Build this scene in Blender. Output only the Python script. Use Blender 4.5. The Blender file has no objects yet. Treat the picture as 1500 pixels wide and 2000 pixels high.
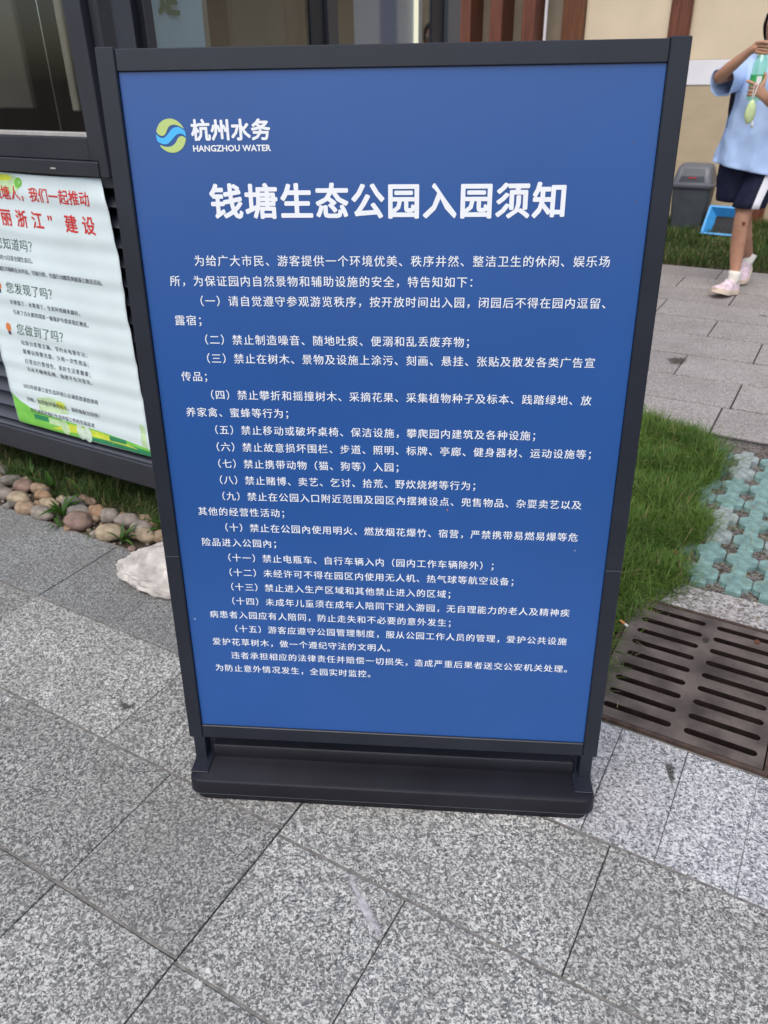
import bpy, bmesh, math, random
import numpy as np
from mathutils import Vector, Matrix
random.seed(7); np.random.seed(7)
S = bpy.context.scene
COL = S.collection
R = math.radians
# ------------------------------------------------------------------ camera
F_PX, PITCH, ROLL, CAM_H = 1539.7, R(29.350), R(-0.966), 1.36
cp, sp = math.cos(PITCH), math.sin(PITCH)
_f = Vector((0, cp, -sp)); _u = Vector((0, sp, cp)); _r = Vector((1, 0, 0))
cR = math.cos(ROLL)*_r + math.sin(ROLL)*_u
cU = -math.sin(ROLL)*_r + math.cos(ROLL)*_u
cam = bpy.data.cameras.new('camera'); camo = bpy.data.objects.new('camera', cam); COL.objects.link(camo)
camo.matrix_world = Matrix(((cR.x, cU.x, -_f.x, 0), (cR.y, cU.y, -_f.y, 0), (cR.z, cU.z, -_f.z, CAM_H), (0, 0, 0, 1)))
cam.sensor_fit = 'VERTICAL'; cam.sensor_height = 36; cam.lens = 36*F_PX/2000
cam.clip_start = .02; cam.clip_end = 600
cam.dof.use_dof = True; cam.dof.focus_distance = 1.3; cam.dof.aperture_fstop = 9.0
S.camera = camo
# ------------------------------------------------------------------ sky, sun, exposure (soft light of an overcast late afternoon)
SUN_EL, SUN_AZ = R(58), R(205)          # azimuth from +Y towards +X
w = bpy.data.worlds.new('World'); S.world = w; w.use_nodes = True
nt = w.node_tree; bg = nt.nodes['Background']
sky = nt.nodes.new('ShaderNodeTexSky'); sky.sky_type = 'NISHITA'; sky.sun_disc = False
sky.sun_elevation = SUN_EL; sky.sun_rotation = SUN_AZ
sky.air_density = 1.0; sky.dust_density = 3.0; sky.ozone_density = 1.0
nt.links.new(sky.outputs[0], bg.inputs[0]); bg.inputs[1].default_value = 0.10
sl = bpy.data.lights.new('sun', 'SUN'); sl.energy = 1.0; sl.angle = R(60); sl.color = (1, .97, .93)
so = bpy.data.objects.new('sun', sl); COL.objects.link(so)
sd = Vector((math.sin(SUN_AZ)*math.cos(SUN_EL), math.cos(SUN_AZ)*math.cos(SUN_EL), math.sin(SUN_EL)))
so.rotation_euler = sd.to_track_quat('Z', 'Y').to_euler(); so.location = (0, -3, 12)
S.view_settings.view_transform = 'Standard'; S.view_settings.look = 'None'
S.view_settings.gamma = 1; S.view_settings.use_curve_mapping = False
S.view_settings.exposure = 0.88

# ------------------------------------------------------------------ frames
YAW = R(30.135)                                  # paving grid: a runs right/near, b runs right/far
A3 = Vector((math.cos(YAW), -math.sin(YAW), 0)); B3 = Vector((math.sin(YAW), math.cos(YAW), 0))
def W(a, b, z=0): return A3*a + B3*b + Vector((0, 0, z))
# ------------------------------------------------------------------ materials
MATS = {}
def _new(name):
    m = bpy.data.materials.new(name); m.use_nodes = True; MATS[name] = m
    return m, m.node_tree.nodes, m.node_tree.links, m.node_tree.nodes['Principled BSDF']
def ramp(N, pts, interp='LINEAR'):
    r = N.new('ShaderNodeValToRGB'); r.color_ramp.interpolation = interp
    e = r.color_ramp.elements
    while len(e) < len(pts): e.new(.5)
    for el, (p, c) in zip(e, pts): el.position = p; el.color = (*c, 1)
    return r
def plain(name, col, rough=.5, var=.12, scale=30, bump=.05, bscale=None, spec=.5, metal=0, stretch=None, coat=0):
    m, N, L, P = _new(name)
    tc = N.new('ShaderNodeTexCoord'); mp = N.new('ShaderNodeMapping'); L.new(tc.outputs['Object'], mp.inputs[0])
    if stretch: mp.inputs['Scale'].default_value = stretch
    n = N.new('ShaderNodeTexNoise'); n.inputs['Scale'].default_value = scale; n.inputs['Detail'].default_value = 5
    L.new(mp.outputs[0], n.inputs[0])
    lo = tuple(max(0, c*(1-var)) for c in col); hi = tuple(min(1, c*(1+var)) for c in col)
    r = ramp(N, [(.3, lo), (.7, hi)]); L.new(n.outputs[0], r.inputs[0]); L.new(r.outputs[0], P.inputs['Base Color'])
    P.inputs['Roughness'].default_value = rough; P.inputs['Specular IOR Level'].default_value = spec
    P.inputs['Metallic'].default_value = metal; P.inputs['Coat Weight'].default_value = coat
    n3 = N.new('ShaderNodeTexNoise'); n3.inputs['Scale'].default_value = scale*.35; L.new(mp.outputs[0], n3.inputs[0])
    mr = N.new('ShaderNodeMapRange'); mr.inputs[3].default_value = max(.02, rough-.1); mr.inputs[4].default_value = min(1, rough+.1)
    L.new(n3.outputs[0], mr.inputs[0]); L.new(mr.outputs[0], P.inputs['Roughness'])
    if bump:
        n2 = N.new('ShaderNodeTexNoise'); n2.inputs['Scale'].default_value = bscale or scale*8; n2.inputs['Detail'].default_value = 4
        L.new(mp.outputs[0], n2.inputs[0])
        b = N.new('ShaderNodeBump'); b.inputs['Strength'].default_value = bump; b.inputs['Distance'].default_value = .002
        L.new(n2.outputs[0], b.inputs['Height']); L.new(b.outputs[0], P.inputs['Normal'])
    return m
def granite(name, dark, mid, light, cell=230, tone=.12, stain=.25, warm=(.20, .17, .12)):
    m, N, L, P = _new(name)
    tc = N.new('ShaderNodeTexCoord'); oi = N.new('ShaderNodeObjectInfo')
    off = N.new('ShaderNodeVectorMath'); off.operation = 'SCALE'; off.inputs[0].default_value = (13.1, 7.7, 3.3)
    L.new(oi.outputs['Random'], off.inputs['Scale'])
    add = N.new('ShaderNodeVectorMath'); add.operation = 'ADD'; L.new(tc.outputs['Object'], add.inputs[0]); L.new(off.outputs[0], add.inputs[1])
    # distort the lookup so that crystals are irregular
    dn = N.new('ShaderNodeTexNoise'); dn.inputs['Scale'].default_value = cell*.6; L.new(add.outputs[0], dn.inputs[0])
    dm = N.new('ShaderNodeMix'); dm.data_type = 'VECTOR'; dm.inputs[0].default_value = .010
    L.new(add.outputs[0], dm.inputs[4]); L.new(dn.outputs['Color'], dm.inputs[5])
    v = N.new('ShaderNodeTexVoronoi'); v.inputs['Scale'].default_value = cell*1.25; L.new(dm.outputs[1], v.inputs[0])
    sep = N.new('ShaderNodeSeparateColor'); L.new(v.outputs['Color'], sep.inputs[0])
    n = N.new('ShaderNodeTexNoise'); n.inputs['Scale'].default_value = cell*.42; n.inputs['Detail'].default_value = 6; n.inputs['Roughness'].default_value = .72; L.new(add.outputs[0], n.inputs[0])
    ma = N.new('ShaderNodeMath'); ma.operation = 'MULTIPLY_ADD'; ma.inputs[1].default_value = .40; L.new(sep.outputs[0], ma.inputs[0])
    mb = N.new('ShaderNodeMath'); mb.operation = 'MULTIPLY'; mb.inputs[1].default_value = .66; L.new(n.outputs[0], mb.inputs[0]); L.new(mb.outputs[0], ma.inputs[2])
    r = ramp(N, [(.32, dark), (.50, mid), (.61, tuple(a*.5+b*.5 for a, b in zip(mid, light))), (.71, light)])
    L.new(ma.outputs[0], r.inputs[0])
    # slab tone
    mr = N.new('ShaderNodeMapRange'); mr.inputs[3].default_value = 1-tone; mr.inputs[4].default_value = 1+tone; L.new(oi.outputs['Random'], mr.inputs[0])
    # broad dirt
    dn2 = N.new('ShaderNodeTexNoise'); dn2.inputs['Scale'].default_value = 3.4; dn2.inputs['Detail'].default_value = 6; dn2.inputs['Roughness'].default_value = .65
    geo = N.new('ShaderNodeNewGeometry'); L.new(geo.outputs['Position'], dn2.inputs[0])
    dr = N.new('ShaderNodeMapRange'); dr.inputs[1].default_value = .38; dr.inputs[2].default_value = .66; dr.inputs[3].default_value = 0; dr.inputs[4].default_value = stain; L.new(dn2.outputs[0], dr.inputs[0])
    mul = N.new('ShaderNodeVectorMath'); mul.operation = 'SCALE'; L.new(r.outputs[0], mul.inputs[0]); L.new(mr.outputs[0], mul.inputs['Scale'])
    mx = N.new('ShaderNodeMix'); mx.data_type = 'RGBA'; L.new(dr.outputs[0], mx.inputs[0]); L.new(mul.outputs[0], mx.inputs[6]); mx.inputs[7].default_value = (*warm, 1)
    L.new(mx.outputs[2], P.inputs['Base Color'])
    P.inputs['Roughness'].default_value = .72; P.inputs['Specular IOR Level'].default_value = .35
    b = N.new('ShaderNodeBump'); b.inputs['Strength'].default_value = .35; b.inputs['Distance'].default_value = .0012
    L.new(ma.outputs[0], b.inputs['Height']); L.new(b.outputs[0], P.inputs['Normal'])
    return m
def wood(name, c1, c2, rough=.45):
    m, N, L, P = _new(name)
    tc = N.new('ShaderNodeTexCoord'); mp = N.new('ShaderNodeMapping'); mp.inputs['Scale'].default_value = (30, 30, 1.2)
    L.new(tc.outputs['Object'], mp.inputs[0])
    n = N.new('ShaderNodeTexNoise'); n.inputs['Scale'].default_value = 2.2; n.inputs['Detail'].default_value = 8; n.inputs['Distortion'].default_value = .6
    L.new(mp.outputs[0], n.inputs[0]); r = ramp(N, [(.3, c1), (.7, c2)]); L.new(n.outputs[0], r.inputs[0]); L.new(r.outputs[0], P.inputs['Base Color'])
    P.inputs['Roughness'].default_value = rough
    b = N.new('ShaderNodeBump'); b.inputs['Strength'].default_value = .2; b.inputs['Distance'].default_value = .002
    L.new(n.outputs[0], b.inputs['Height']); L.new(b.outputs[0], P.inputs['Normal'])
    return m
def glass(name, tint=(.75, .8, .82), refl=1.0, base=.045):
    m, N, L, P = _new(name); N.remove(P)
    tr = N.new('ShaderNodeBsdfTransparent'); tr.inputs[0].default_value = (*tint, 1)
    gl = N.new('ShaderNodeBsdfGlossy'); gl.inputs['Roughness'].default_value = .03; gl.inputs[0].default_value = (refl, refl, refl, 1)
    lw = N.new('ShaderNodeLayerWeight'); lw.inputs[0].default_value = .5
    pw = N.new('ShaderNodeMath'); pw.operation = 'POWER'; pw.inputs[1].default_value = 4.5; L.new(lw.outputs['Facing'], pw.inputs[0])
    fr = N.new('ShaderNodeMath'); fr.operation = 'MULTIPLY_ADD'; fr.inputs[1].default_value = .92; fr.inputs[2].default_value = base; fr.use_clamp = True; L.new(pw.outputs[0], fr.inputs[0])
    n = N.new('ShaderNodeTexNoise'); n.inputs['Scale'].default_value = 3; b = N.new('ShaderNodeBump'); b.inputs['Strength'].default_value = .02
    L.new(n.outputs[0], b.inputs['Height']); L.new(b.outputs[0], gl.inputs['Normal'])
    mx = N.new('ShaderNodeMixShader'); L.new(fr.outputs[0], mx.inputs[0]); L.new(tr.outputs[0], mx.inputs[1]); L.new(gl.outputs[0], mx.inputs[2])
    L.new(mx.outputs[0], N['Material Output'].inputs[0])
    return m
def blade_mat(name, rough=.5):
    m, N, L, P = _new(name)
    at = N.new('ShaderNodeAttribute'); at.attribute_name = 'tint'; L.new(at.outputs['Color'], P.inputs['Base Color'])
    P.inputs['Roughness'].default_value = rough; P.inputs['Specular IOR Level'].default_value = .3
    tl = N.new('ShaderNodeBsdfTranslucent'); L.new(at.outputs['Color'], tl.inputs[0])
    mx = N.new('ShaderNodeMixShader'); mx.inputs[0].default_value = .3
    L.new(P.outputs[0], mx.inputs[1]); L.new(tl.outputs[0], mx.inputs[2]); L.new(mx.outputs[0], N['Material Output'].inputs[0])
    return m

granite('granite_dark', (.055, .056, .056), (.190, .193, .187), (.61, .605, .56), 250, .22, .42, (.15, .145, .13))
granite('granite_fine', (.06, .062, .064), (.145, .148, .148), (.38, .385, .37), 280, .08, .35, (.11, .105, .095))
granite('granite_light', (.08, .085, .098), (.33, .335, .345), (.66, .66, .66), 230, .07, .16)
granite('granite_far', (.16, .148, .14), (.32, .30, .285), (.52, .49, .47), 240, .10, .30, (.15, .135, .12))
granite('concrete_rough', (.10, .095, .09), (.34, .32, .31), (.56, .54, .53), 120, .05, .2)
granite('gravel_soil', (.03, .024, .02), (.10, .085, .075), (.30, .275, .26), 150, .05, .4, (.07, .06, .04))
plain('soil', (.075, .06, .045), .95, .4, 25, .6, 120, .1)
plain('lawn_dirt', (.035, .045, .015), .95, .4, 25, .6, 120, .1)
plain('mortar', (.19, .18, .165), .95, .35, 60, .5, 200, .1)
plain('joint', (.05, .047, .044), .95, .35, 40, .4, 200, .1)
plain('charcoal_alu', (.011, .014, .023), .42, .2, 9, .06, 900, .55)
plain('base_plastic', (.0065, .0065, .0105), .48, .45, 7, .12, 700, .42)
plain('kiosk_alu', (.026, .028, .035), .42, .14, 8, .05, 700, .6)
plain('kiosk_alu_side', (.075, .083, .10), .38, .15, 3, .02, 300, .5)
plain('seal_black', (.010, .011, .016), .5, .2, 20, 0)
plain('alu_bright', (.42, .40, .38), .35, .12, 40, .05, 300, .5)
plain('panel_blue', (.010, .080, .300), .36, .06, 3, .03, 900, .85)
plain('ink_white', (.86, .88, .90), .45, .02, 50, 0)
plain('ink_lime', (.52, .66, .22), .4, .03, 50, 0)
plain('ink_cyan', (.075, .50, .93), .4, .03, 50, 0)
plain('paper', (.70, .80, .80), .5, .05, 5, .02, 60, .4)
plain('ink_red', (.62, .035, .03), .5, .1, 40, 0)
plain('ink_darkgreen', (.04, .11, .08), .5, .1, 40, 0)
plain('ink_grey', (.045, .05, .075), .5, .1, 40, 0)
plain('ink_green', (.20, .58, .08), .5, .12, 20, 0)
plain('ink_deepgreen', (.03, .25, .10), .5, .12, 20, 0)
plain('ink_yellow', (.62, .70, .06), .5, .15, 20, 0)
plain('ink_palegreen', (.55, .74, .42), .5, .15, 30, 0)
plain('ink_orange', (.75, .22, .05), .5, .1, 20, 0)
plain('ink_leaf', (.62, .76, .60), .5, .15, 60, 0)
plain('poster_blue', (.50, .70, .80), .5, .08, 6, .02, 80)
plain('poster_char', (.05, .19, .09), .5, .1, 20, 0)
plain('interior_olive', (.12, .105, .08), .8, .2, 4, .05, 40)
plain('interior_brown', (.10, .065, .045), .7, .3, 5, .05, 40)
plain('interior_beige', (.36, .32, .25), .7, .12, 8, .05, 40)
plain('blind', (.40, .46, .58), .6, .06, 30, .05, 200)
plain('strip_white', (.85, .83, .70), .4, .03, 20, 0)
wood('wood_red', (.085, .025, .012), (.21, .068, .035))
wood('wood_brown', (.10, .032, .012), (.20, .075, .028))
plain('wall_cream', (.74, .61, .43), .75, .07, 2.2, .08, 90, .3)
plain('wall_tan', (.50, .40, .265), .75, .05, 5, .1, 60, .3, stretch=(1, 1, 3))
plain('wall_band', (.84, .82, .84), .5, .04, 6, .02)
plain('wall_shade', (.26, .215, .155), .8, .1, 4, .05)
plain('cast_iron', (.108, .088, .077), .66, .5, 11, .6, 200, .35)
plain('iron_rust', (.075, .05, .04), .8, .35, 40, .5, 200, .3)
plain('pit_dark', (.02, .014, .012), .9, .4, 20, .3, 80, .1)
plain('turf_paver', (.20, .325, .305), .75, .34, 30, .6, 230, .3)
plain('turf_paver_worn', (.31, .36, .35), .8, .4, 40, .6, 230, .3)
plain('boulder', (.49, .455, .42), .9, .34, 22, 1.0, 70, .15)
for i, c in enumerate([(.29, .21, .14), (.24, .205, .175), (.22, .15, .12), (.33, .265, .18), (.19, .175, .155), (.28, .18, .11)]):
    plain('stone%d' % i, c, .72, .34, 1.6, .6, 14, .3)
plain('bin_grey', (.062, .072, .082), .5, .15, 10, .05, 100, .5)
plain('bin_lid', (.115, .122, .14), .4, .12, 10, .05, 100, .5)
plain('plastic_blue', (.06, .34, .70), .4, .1, 20, .05)
plain('black_dull', (.008, .008, .010), .7, .2, 20, 0)
plain('skin', (.46, .245, .155), .52, .22, 9, .1, 120, .4)
plain('skin_scab', (.13, .03, .02), .6, .2, 60, .1)
plain('hair', (.012, .009, .008), .35, .3, 60, .2, 300, .5)
plain('shirt', (.47, .62, .90), .8, .06, 10, 1.0, 12, .2)
plain('shirt_dark', (.012, .012, .028), .8, .1, 20, .1)
plain('white_cloth', (.80, .80, .84), .8, .04, 20, .1, 80, .2)
plain('shorts', (.010, .013, .035), .75, .2, 16, .3, 40, .25)
plain('sock', (.80, .76, .68), .85, .05, 40, .2, 200, .2)
plain('shoe_pink', (.76, .60, .64), .6, .28, 26, .15, 120, .4)
plain('shoe_sole', (.78, .64, .50), .6, .08, 30, .1, 120, .4)
plain('shoe_trim', (.86, .84, .86), .5, .05, 30, 0)
plain('eye_white', (.8, .8, .8), .2, .02, 20, 0)
plain('lips', (.45, .14, .12), .4, .1, 30, 0)
plain('bag_lime', (.58, .70, .36), .7, .10, 20, .3, 60, .3)
plain('cord_white', (.82, .82, .80), .7, .05, 60, 0)
plain('label_green', (.05, .42, .12), .45, .12, 20, 0)
plain('cigarette_tan', (.62, .27, .09), .7, .15, 300, 0)
plain('ash_white', (.75, .74, .72), .8, .1, 200, 0)
def soft(name, col, strength, nscale):
    m = plain(name, col, .85, .3, 60, .3, 300, .2); N, L = m.node_tree.nodes, m.node_tree.links; P = N['Principled BSDF']
    at = N.new('ShaderNodeAttribute'); at.attribute_name = 'fade'
    tc = N.new('ShaderNodeTexCoord'); n = N.new('ShaderNodeTexNoise'); n.inputs['Scale'].default_value = nscale; n.inputs['Detail'].default_value = 6
    L.new(tc.outputs['Object'], n.inputs[0])
    a = N.new('ShaderNodeMath'); a.operation = 'MULTIPLY_ADD'; a.inputs[1].default_value = 2.2; a.inputs[2].default_value = -1.15; L.new(n.outputs[0], a.inputs[0])
    b = N.new('ShaderNodeMath'); b.operation = 'MULTIPLY_ADD'; b.inputs[1].default_value = 1.6; L.new(at.outputs['Fac'], b.inputs[0]); L.new(a.outputs[0], b.inputs[2])
    c = N.new('ShaderNodeMath'); c.operation = 'MULTIPLY'; c.use_clamp = True; c.inputs[1].default_value = 1; L.new(b.outputs[0], c.inputs[0])
    d = N.new('ShaderNodeMath'); d.operation = 'MULTIPLY'; d.inputs[1].default_value = strength; L.new(c.outputs[0], d.inputs[0])
    L.new(d.outputs[0], P.inputs['Alpha']); return m
soft('chip', (.62, .62, .58), .85, 160); soft('cement', (.50, .48, .50), .75, 120); soft('stain_dark', (.06, .055, .045), .62, 70)
plain('dead_leaf', (.14, .055, .03), .8, .3, 60, .3, 200, .2)
plain('straw', (.55, .47, .27), .7, .2, 60, 0)
glass('glass_window', (.80, .82, .82))
glass('glass_bottle', (.72, .98, .76), 1.0, .10)
blade_mat('blade')
def M(n): return MATS[n]

# ------------------------------------------------------------------ builders
def link(o, parent=None, kind=None, label=None, cat=None, group=None):
    COL.objects.link(o)
    if parent is not None: o.parent = parent
    if kind: o['kind'] = kind
    if label: o['label'] = label
    if cat: o['category'] = cat
    if group: o['group'] = group
    return o
def empty(name, loc=(0, 0, 0), rz=0, **k):
    o = bpy.data.objects.new(name, None); o.location = loc; o.rotation_euler = (0, 0, rz); o.empty_display_size = .05
    return link(o, **k)
class MB:
    def __init__(s): s.v = []; s.f = []; s.m = []
    def add(s, verts, faces, mi=0):
        o = len(s.v); s.v += [tuple(p) for p in verts]; s.f += [tuple(i+o for i in f) for f in faces]; s.m += [mi]*len(faces); return s
    def box(s, lo, hi, mi=0):
        x0, y0, z0 = lo; x1, y1, z1 = hi
        return s.add([(x0,y0,z0),(x1,y0,z0),(x1,y1,z0),(x0,y1,z0),(x0,y0,z1),(x1,y0,z1),(x1,y1,z1),(x0,y1,z1)],
                     [(3,2,1,0),(4,5,6,7),(0,1,5,4),(1,2,6,5),(2,3,7,6),(3,0,4,7)], mi)
    def bbox(s, lo, hi, bev, mi=0, seg=1):
        bm = bmesh.new(); bmesh.ops.create_cube(bm, size=1)
        for v in bm.verts: v.co = Vector([lo[i]+(v.co[i]+.5)*(hi[i]-lo[i]) for i in range(3)])
        bmesh.ops.bevel(bm, geom=list(bm.edges), offset=bev, segments=seg, affect='EDGES', clamp_overlap=True)
        bm.verts.index_update()
        s.add([v.co[:] for v in bm.verts], [[v.index for v in f.verts] for f in bm.faces], mi); bm.free(); return s
    def loft(s, rings, mi=0, cap=True, closed=True, mfun=None):
        n = len(rings[0]); o = len(s.v)
        for r in rings: s.v += [tuple(p) for p in r]
        for i in range(len(rings)-1):
            for j in range(n if closed else n-1):
                k = (j+1) % n
                s.f.append((o+i*n+j, o+i*n+k, o+(i+1)*n+k, o+(i+1)*n+j)); s.m.append(mfun(i, j) if mfun else mi)
        if cap:
            s.f.append(tuple(o+j for j in reversed(range(n)))); s.m.append(mi if not mfun else mfun(0, 0))
            e = o+(len(rings)-1)*n; s.f.append(tuple(e+j for j in range(n))); s.m.append(mi if not mfun else mfun(len(rings)-2, 0))
        return s
    def tube(s, pts, rads, n=10, mi=0, cap=True):
        pts = [Vector(p) for p in pts]
        if not hasattr(rads, '__len__'): rads = [rads]*len(pts)
        rings = []; ref = Vector((0.13, .2, 1))
        for i, p in enumerate(pts):
            t = (pts[min(i+1, len(pts)-1)]-pts[max(i-1, 0)]).normalized()
            x = t.cross(ref)
            if x.length < 1e-3: x = t.cross(Vector((1, 0, 0)))
            x.normalize(); y = t.cross(x)
            rings.append([p+(x*math.cos(q)+y*math.sin(q))*rads[i] for q in [2*math.pi*k/n for k in range(n)]])
        return s.loft(rings, mi, cap)
    def build(s, name, mats, parent=None, loc=(0, 0, 0), rot=(0, 0, 0), smooth=False, **k):
        me = bpy.data.meshes.new(name); me.from_pydata(s.v, [], s.f)
        for m in (mats if isinstance(mats, (list, tuple)) else [mats]): me.materials.append(M(m))
        me.polygons.foreach_set('material_index', s.m)
        bm = bmesh.new(); bm.from_mesh(me); bmesh.ops.recalc_face_normals(bm, faces=bm.faces); bm.to_mesh(me); bm.free()
        if smooth: me.polygons.foreach_set('use_smooth', [True]*len(me.polygons))
        me.update()
        o = bpy.data.objects.new(name, me); o.location = loc; o.rotation_euler = rot
        return link(o, parent, **k)
def smooth_angle(o, deg=35):
    me = o.data; me.polygons.foreach_set('use_smooth', [True]*len(me.polygons)); me.set_sharp_from_angle(angle=R(deg)); return o
def noise2(x, y, seed=0):
    from mathutils import noise
    return noise.noise(Vector((x, y, seed*7.13)))
GRID = (0, 0, -YAW)
# ------------------------------------------------------------------ ground
GA0, GA1, GB0, GB1 = -.312, .108, 1.463, 2.003        # drain opening
g = MB(); BIG = 250
xs = [-BIG, GA0, GA1, BIG]; ys = [-BIG, GB0, GB1, BIG]
for i in range(3):
    for j in range(3):
        if i == 1 and j == 1: continue
        g.add([(xs[i], ys[j], -.022), (xs[i+1], ys[j], -.022), (xs[i+1], ys[j+1], -.022), (xs[i], ys[j+1], -.022)], [(0, 1, 2, 3)])
g.build('ground', 'soil', rot=GRID, kind='structure')
def rect_sheet(name, rects, z, mat, **k):
    m = MB()
    for (a0, a1, b0, b1) in rects: m.add([(a0, b0, z), (a1, b0, z), (a1, b1, z), (a0, b1, z)], [(0, 1, 2, 3)])
    return m.build(name, mat, rot=GRID, **k)
pave = rect_sheet('pavement', [(-6, GA0-.05, -3, 1.478), (GA0-.05, 5, -3, 1.458)], -.009, 'joint', kind='structure')
def slab(parent, a0, a1, b0, b1, mat, gap=.0044, h=.03, ga=.0021):
    m = MB(); w_, l_ = a1-a0-ga, b1-b0-gap
    m.bbox((-w_/2, -l_/2, -h), (w_/2, l_/2, 0), .0016)
    o = m.build('slab', mat, parent, loc=((a0+a1)/2+random.uniform(-.0006, .0006), (b0+b1)/2, random.uniform(-.0012, .0009)))
    o.rotation_euler = (random.uniform(-1, 1)*.0012, random.uniform(-1, 1)*.0012, random.uniform(-1, 1)*.0012)
    return o
rows = [(1.159, 1.477, [-4.3, -3.7, -3.09, -2.48, -1.876, -1.569, -.96, -.36], 'granite_fine'),
        (.840, 1.157, [-4.34, -3.72, -3.11, -2.494, -1.877, -1.259, -1.045, -.744], 'granite_dark'),
        (.528, .838, [-4.0, -3.4, -2.79, -2.18, -1.564, -1.045, -.744], 'granite_dark'),
        (.216, .525, [-3.5, -2.88, -2.27, -1.66, -1.05, -.744], 'granite_dark'),
        (-.095, .214, [-3.2, -2.58, -1.97, -1.36, -.744], 'granite_dark'),
        (-.405, -.097, [-2.9, -2.29, -1.68, -1.07, -.744], 'granite_dark'),
        (.824, 1.125, [-.742, -.143, .46, 1.06, 1.66, 2.26], 'granite_dark'),
        (.521, .822, [-.742, -.444, .16, .76, 1.36, 1.96], 'granite_dark'),
        (.216, .519, [-.742, -.14, .46, 1.06, 1.66], 'granite_dark'),
        (-.09, .214, [-.742, -.3, .3, .9, 1.5], 'granite_dark'),
        (-.4, -.092, [-.742, -.44, .16, .76, 1.36], 'granite_dark'),
        (1.127, 1.157, [-.742, -.36], 'granite_dark'),
        (1.128, 1.456, [-.36, -.206, -.058, .0905, .239, .387, .536, .684, .832, .98, 1.13, 1.28, 1.43], 'granite_light')]
mort = MB()
def mortar_line(b_, a0, a1, w_=.006):
    n = max(2, int((a1-a0)/.02)); top = []
    for k in range(n+1):
        a_ = a0+(a1-a0)*k/n; d = .0009*noise2(a_*23, b_*50); top.append((a_, b_-w_/2+d, b_+w_/2+d, -.0022+.0013*noise2(a_*9, b_*31, 5)))
    o = len(mort.v)
    for a_, y0, y1, z in top: mort.v += [(a_, y0, z), (a_, y1, z)]
    for k in range(n): mort.f.append((o+2*k, o+2*k+2, o+2*k+3, o+2*k+1)); mort.m.append(0)
for b0, b1, js, mt in rows:
    mortar_line(b0-.001, js[0], js[-1])
    if b1 > 1.4: mortar_line(b1+.001, js[0], js[-1])
mo = mort.build('mortar_joints', 'mortar', pave); mo['kind'] = 'stuff'
for b0, b1, js, mt in rows:
    for a0, a1 in zip(js, js[1:]): slab(pave, a0, a1, b0, b1, mt, ga=.0013 if mt == 'granite_light' else .0021)
# marks on the paving
def patch(name, pts, mat, parent, z=.0009, jit=.25, loc=None, edge=40):
    """flat irregular mark lying on the slabs: outline through pts (grid coords)"""
    c = sum((Vector(p) for p in pts), Vector((0, 0)))/len(pts)
    out = []
    n = len(pts)
    for i in range(n):
        p, q = Vector(pts[i]), Vector(pts[(i+1) % n])
        for k in range(4):
            t = k/4; r_ = p.lerp(q, t); d = (r_-c)
            out.append(c+d*(1+jit*noise2(r_.x*edge, r_.y*edge, 3)))
    n = len(out); m = MB(); rs = (1, .8, .55, .3)
    for r_ in rs: m.v += [tuple((c+(p-c)*r_).to_3d()+Vector((0, 0, z))) for p in out]
    m.v.append((c.x, c.y, z))
    for k in range(len(rs)-1):
        for i in range(n): m.f.append((k*n+i, k*n+(i+1) % n, (k+1)*n+(i+1) % n, (k+1)*n+i)); m.m.append(0)
    k = len(rs)-1
    for i in range(n): m.f.append((k*n+i, k*n+(i+1) % n, len(rs)*n)); m.m.append(0)
    o = m.build(name, mat, parent)
    at = o.data.color_attributes.new('fade', 'FLOAT_COLOR', 'POINT')
    at.data.foreach_set('color', [q for r_ in rs for _ in range(n) for q in ((1-r_)*1.4,)*3+(1,)]+[1, 1, 1, 1])
    return o
patch('dark_stain', [(-1.322, .935), (-1.305, .953), (-1.285, .953), (-1.268, .965), (-1.266, .955), (-1.272, .935), (-1.285, .925), (-1.305, .935)], 'stain_dark', pave, z=.0012)
patch('cement_smear', [(-.585, .822), (-.566, .822), (-.537, .798), (-.5, .782), (-.462, .755), (-.440, .733), (-.447, .726), (-.475, .738), (-.515, .765), (-.555, .80)], 'cement', pave, z=.0012, jit=.18, edge=90)
patch('dark_stain', [(-.10, 1.40), (-.082, 1.405), (-.062, 1.36), (-.065, 1.33), (-.075, 1.345), (-.09, 1.375)], 'stain_dark', pave, z=.0012, jit=.3)
for q in range(22):
    a_, b_ = random.choice([(-.35, .95), (-.9, .62), (-1.3, .75), (-.25, .7), (.02, .95), (-1.6, 1.0), (-.8, .45), (-.3, .5), (-1.1, 1.05), (-.05, .75), (-.62, .6)])
    a_ += random.uniform(-.14, .14); b_ += random.uniform(-.1, .1); s_ = random.choice([.003, .004, .005, .006, .008, .011])
    patch('pale_chip', [(a_+s_*math.cos(t)*random.uniform(.6, 1.5), b_+s_*math.sin(t)*random.uniform(.6, 1.3)) for t in (0, 1, 2.1, 3.1, 4.2, 5.2)], 'chip', pave, z=.0012, jit=.4, edge=300)
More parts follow.
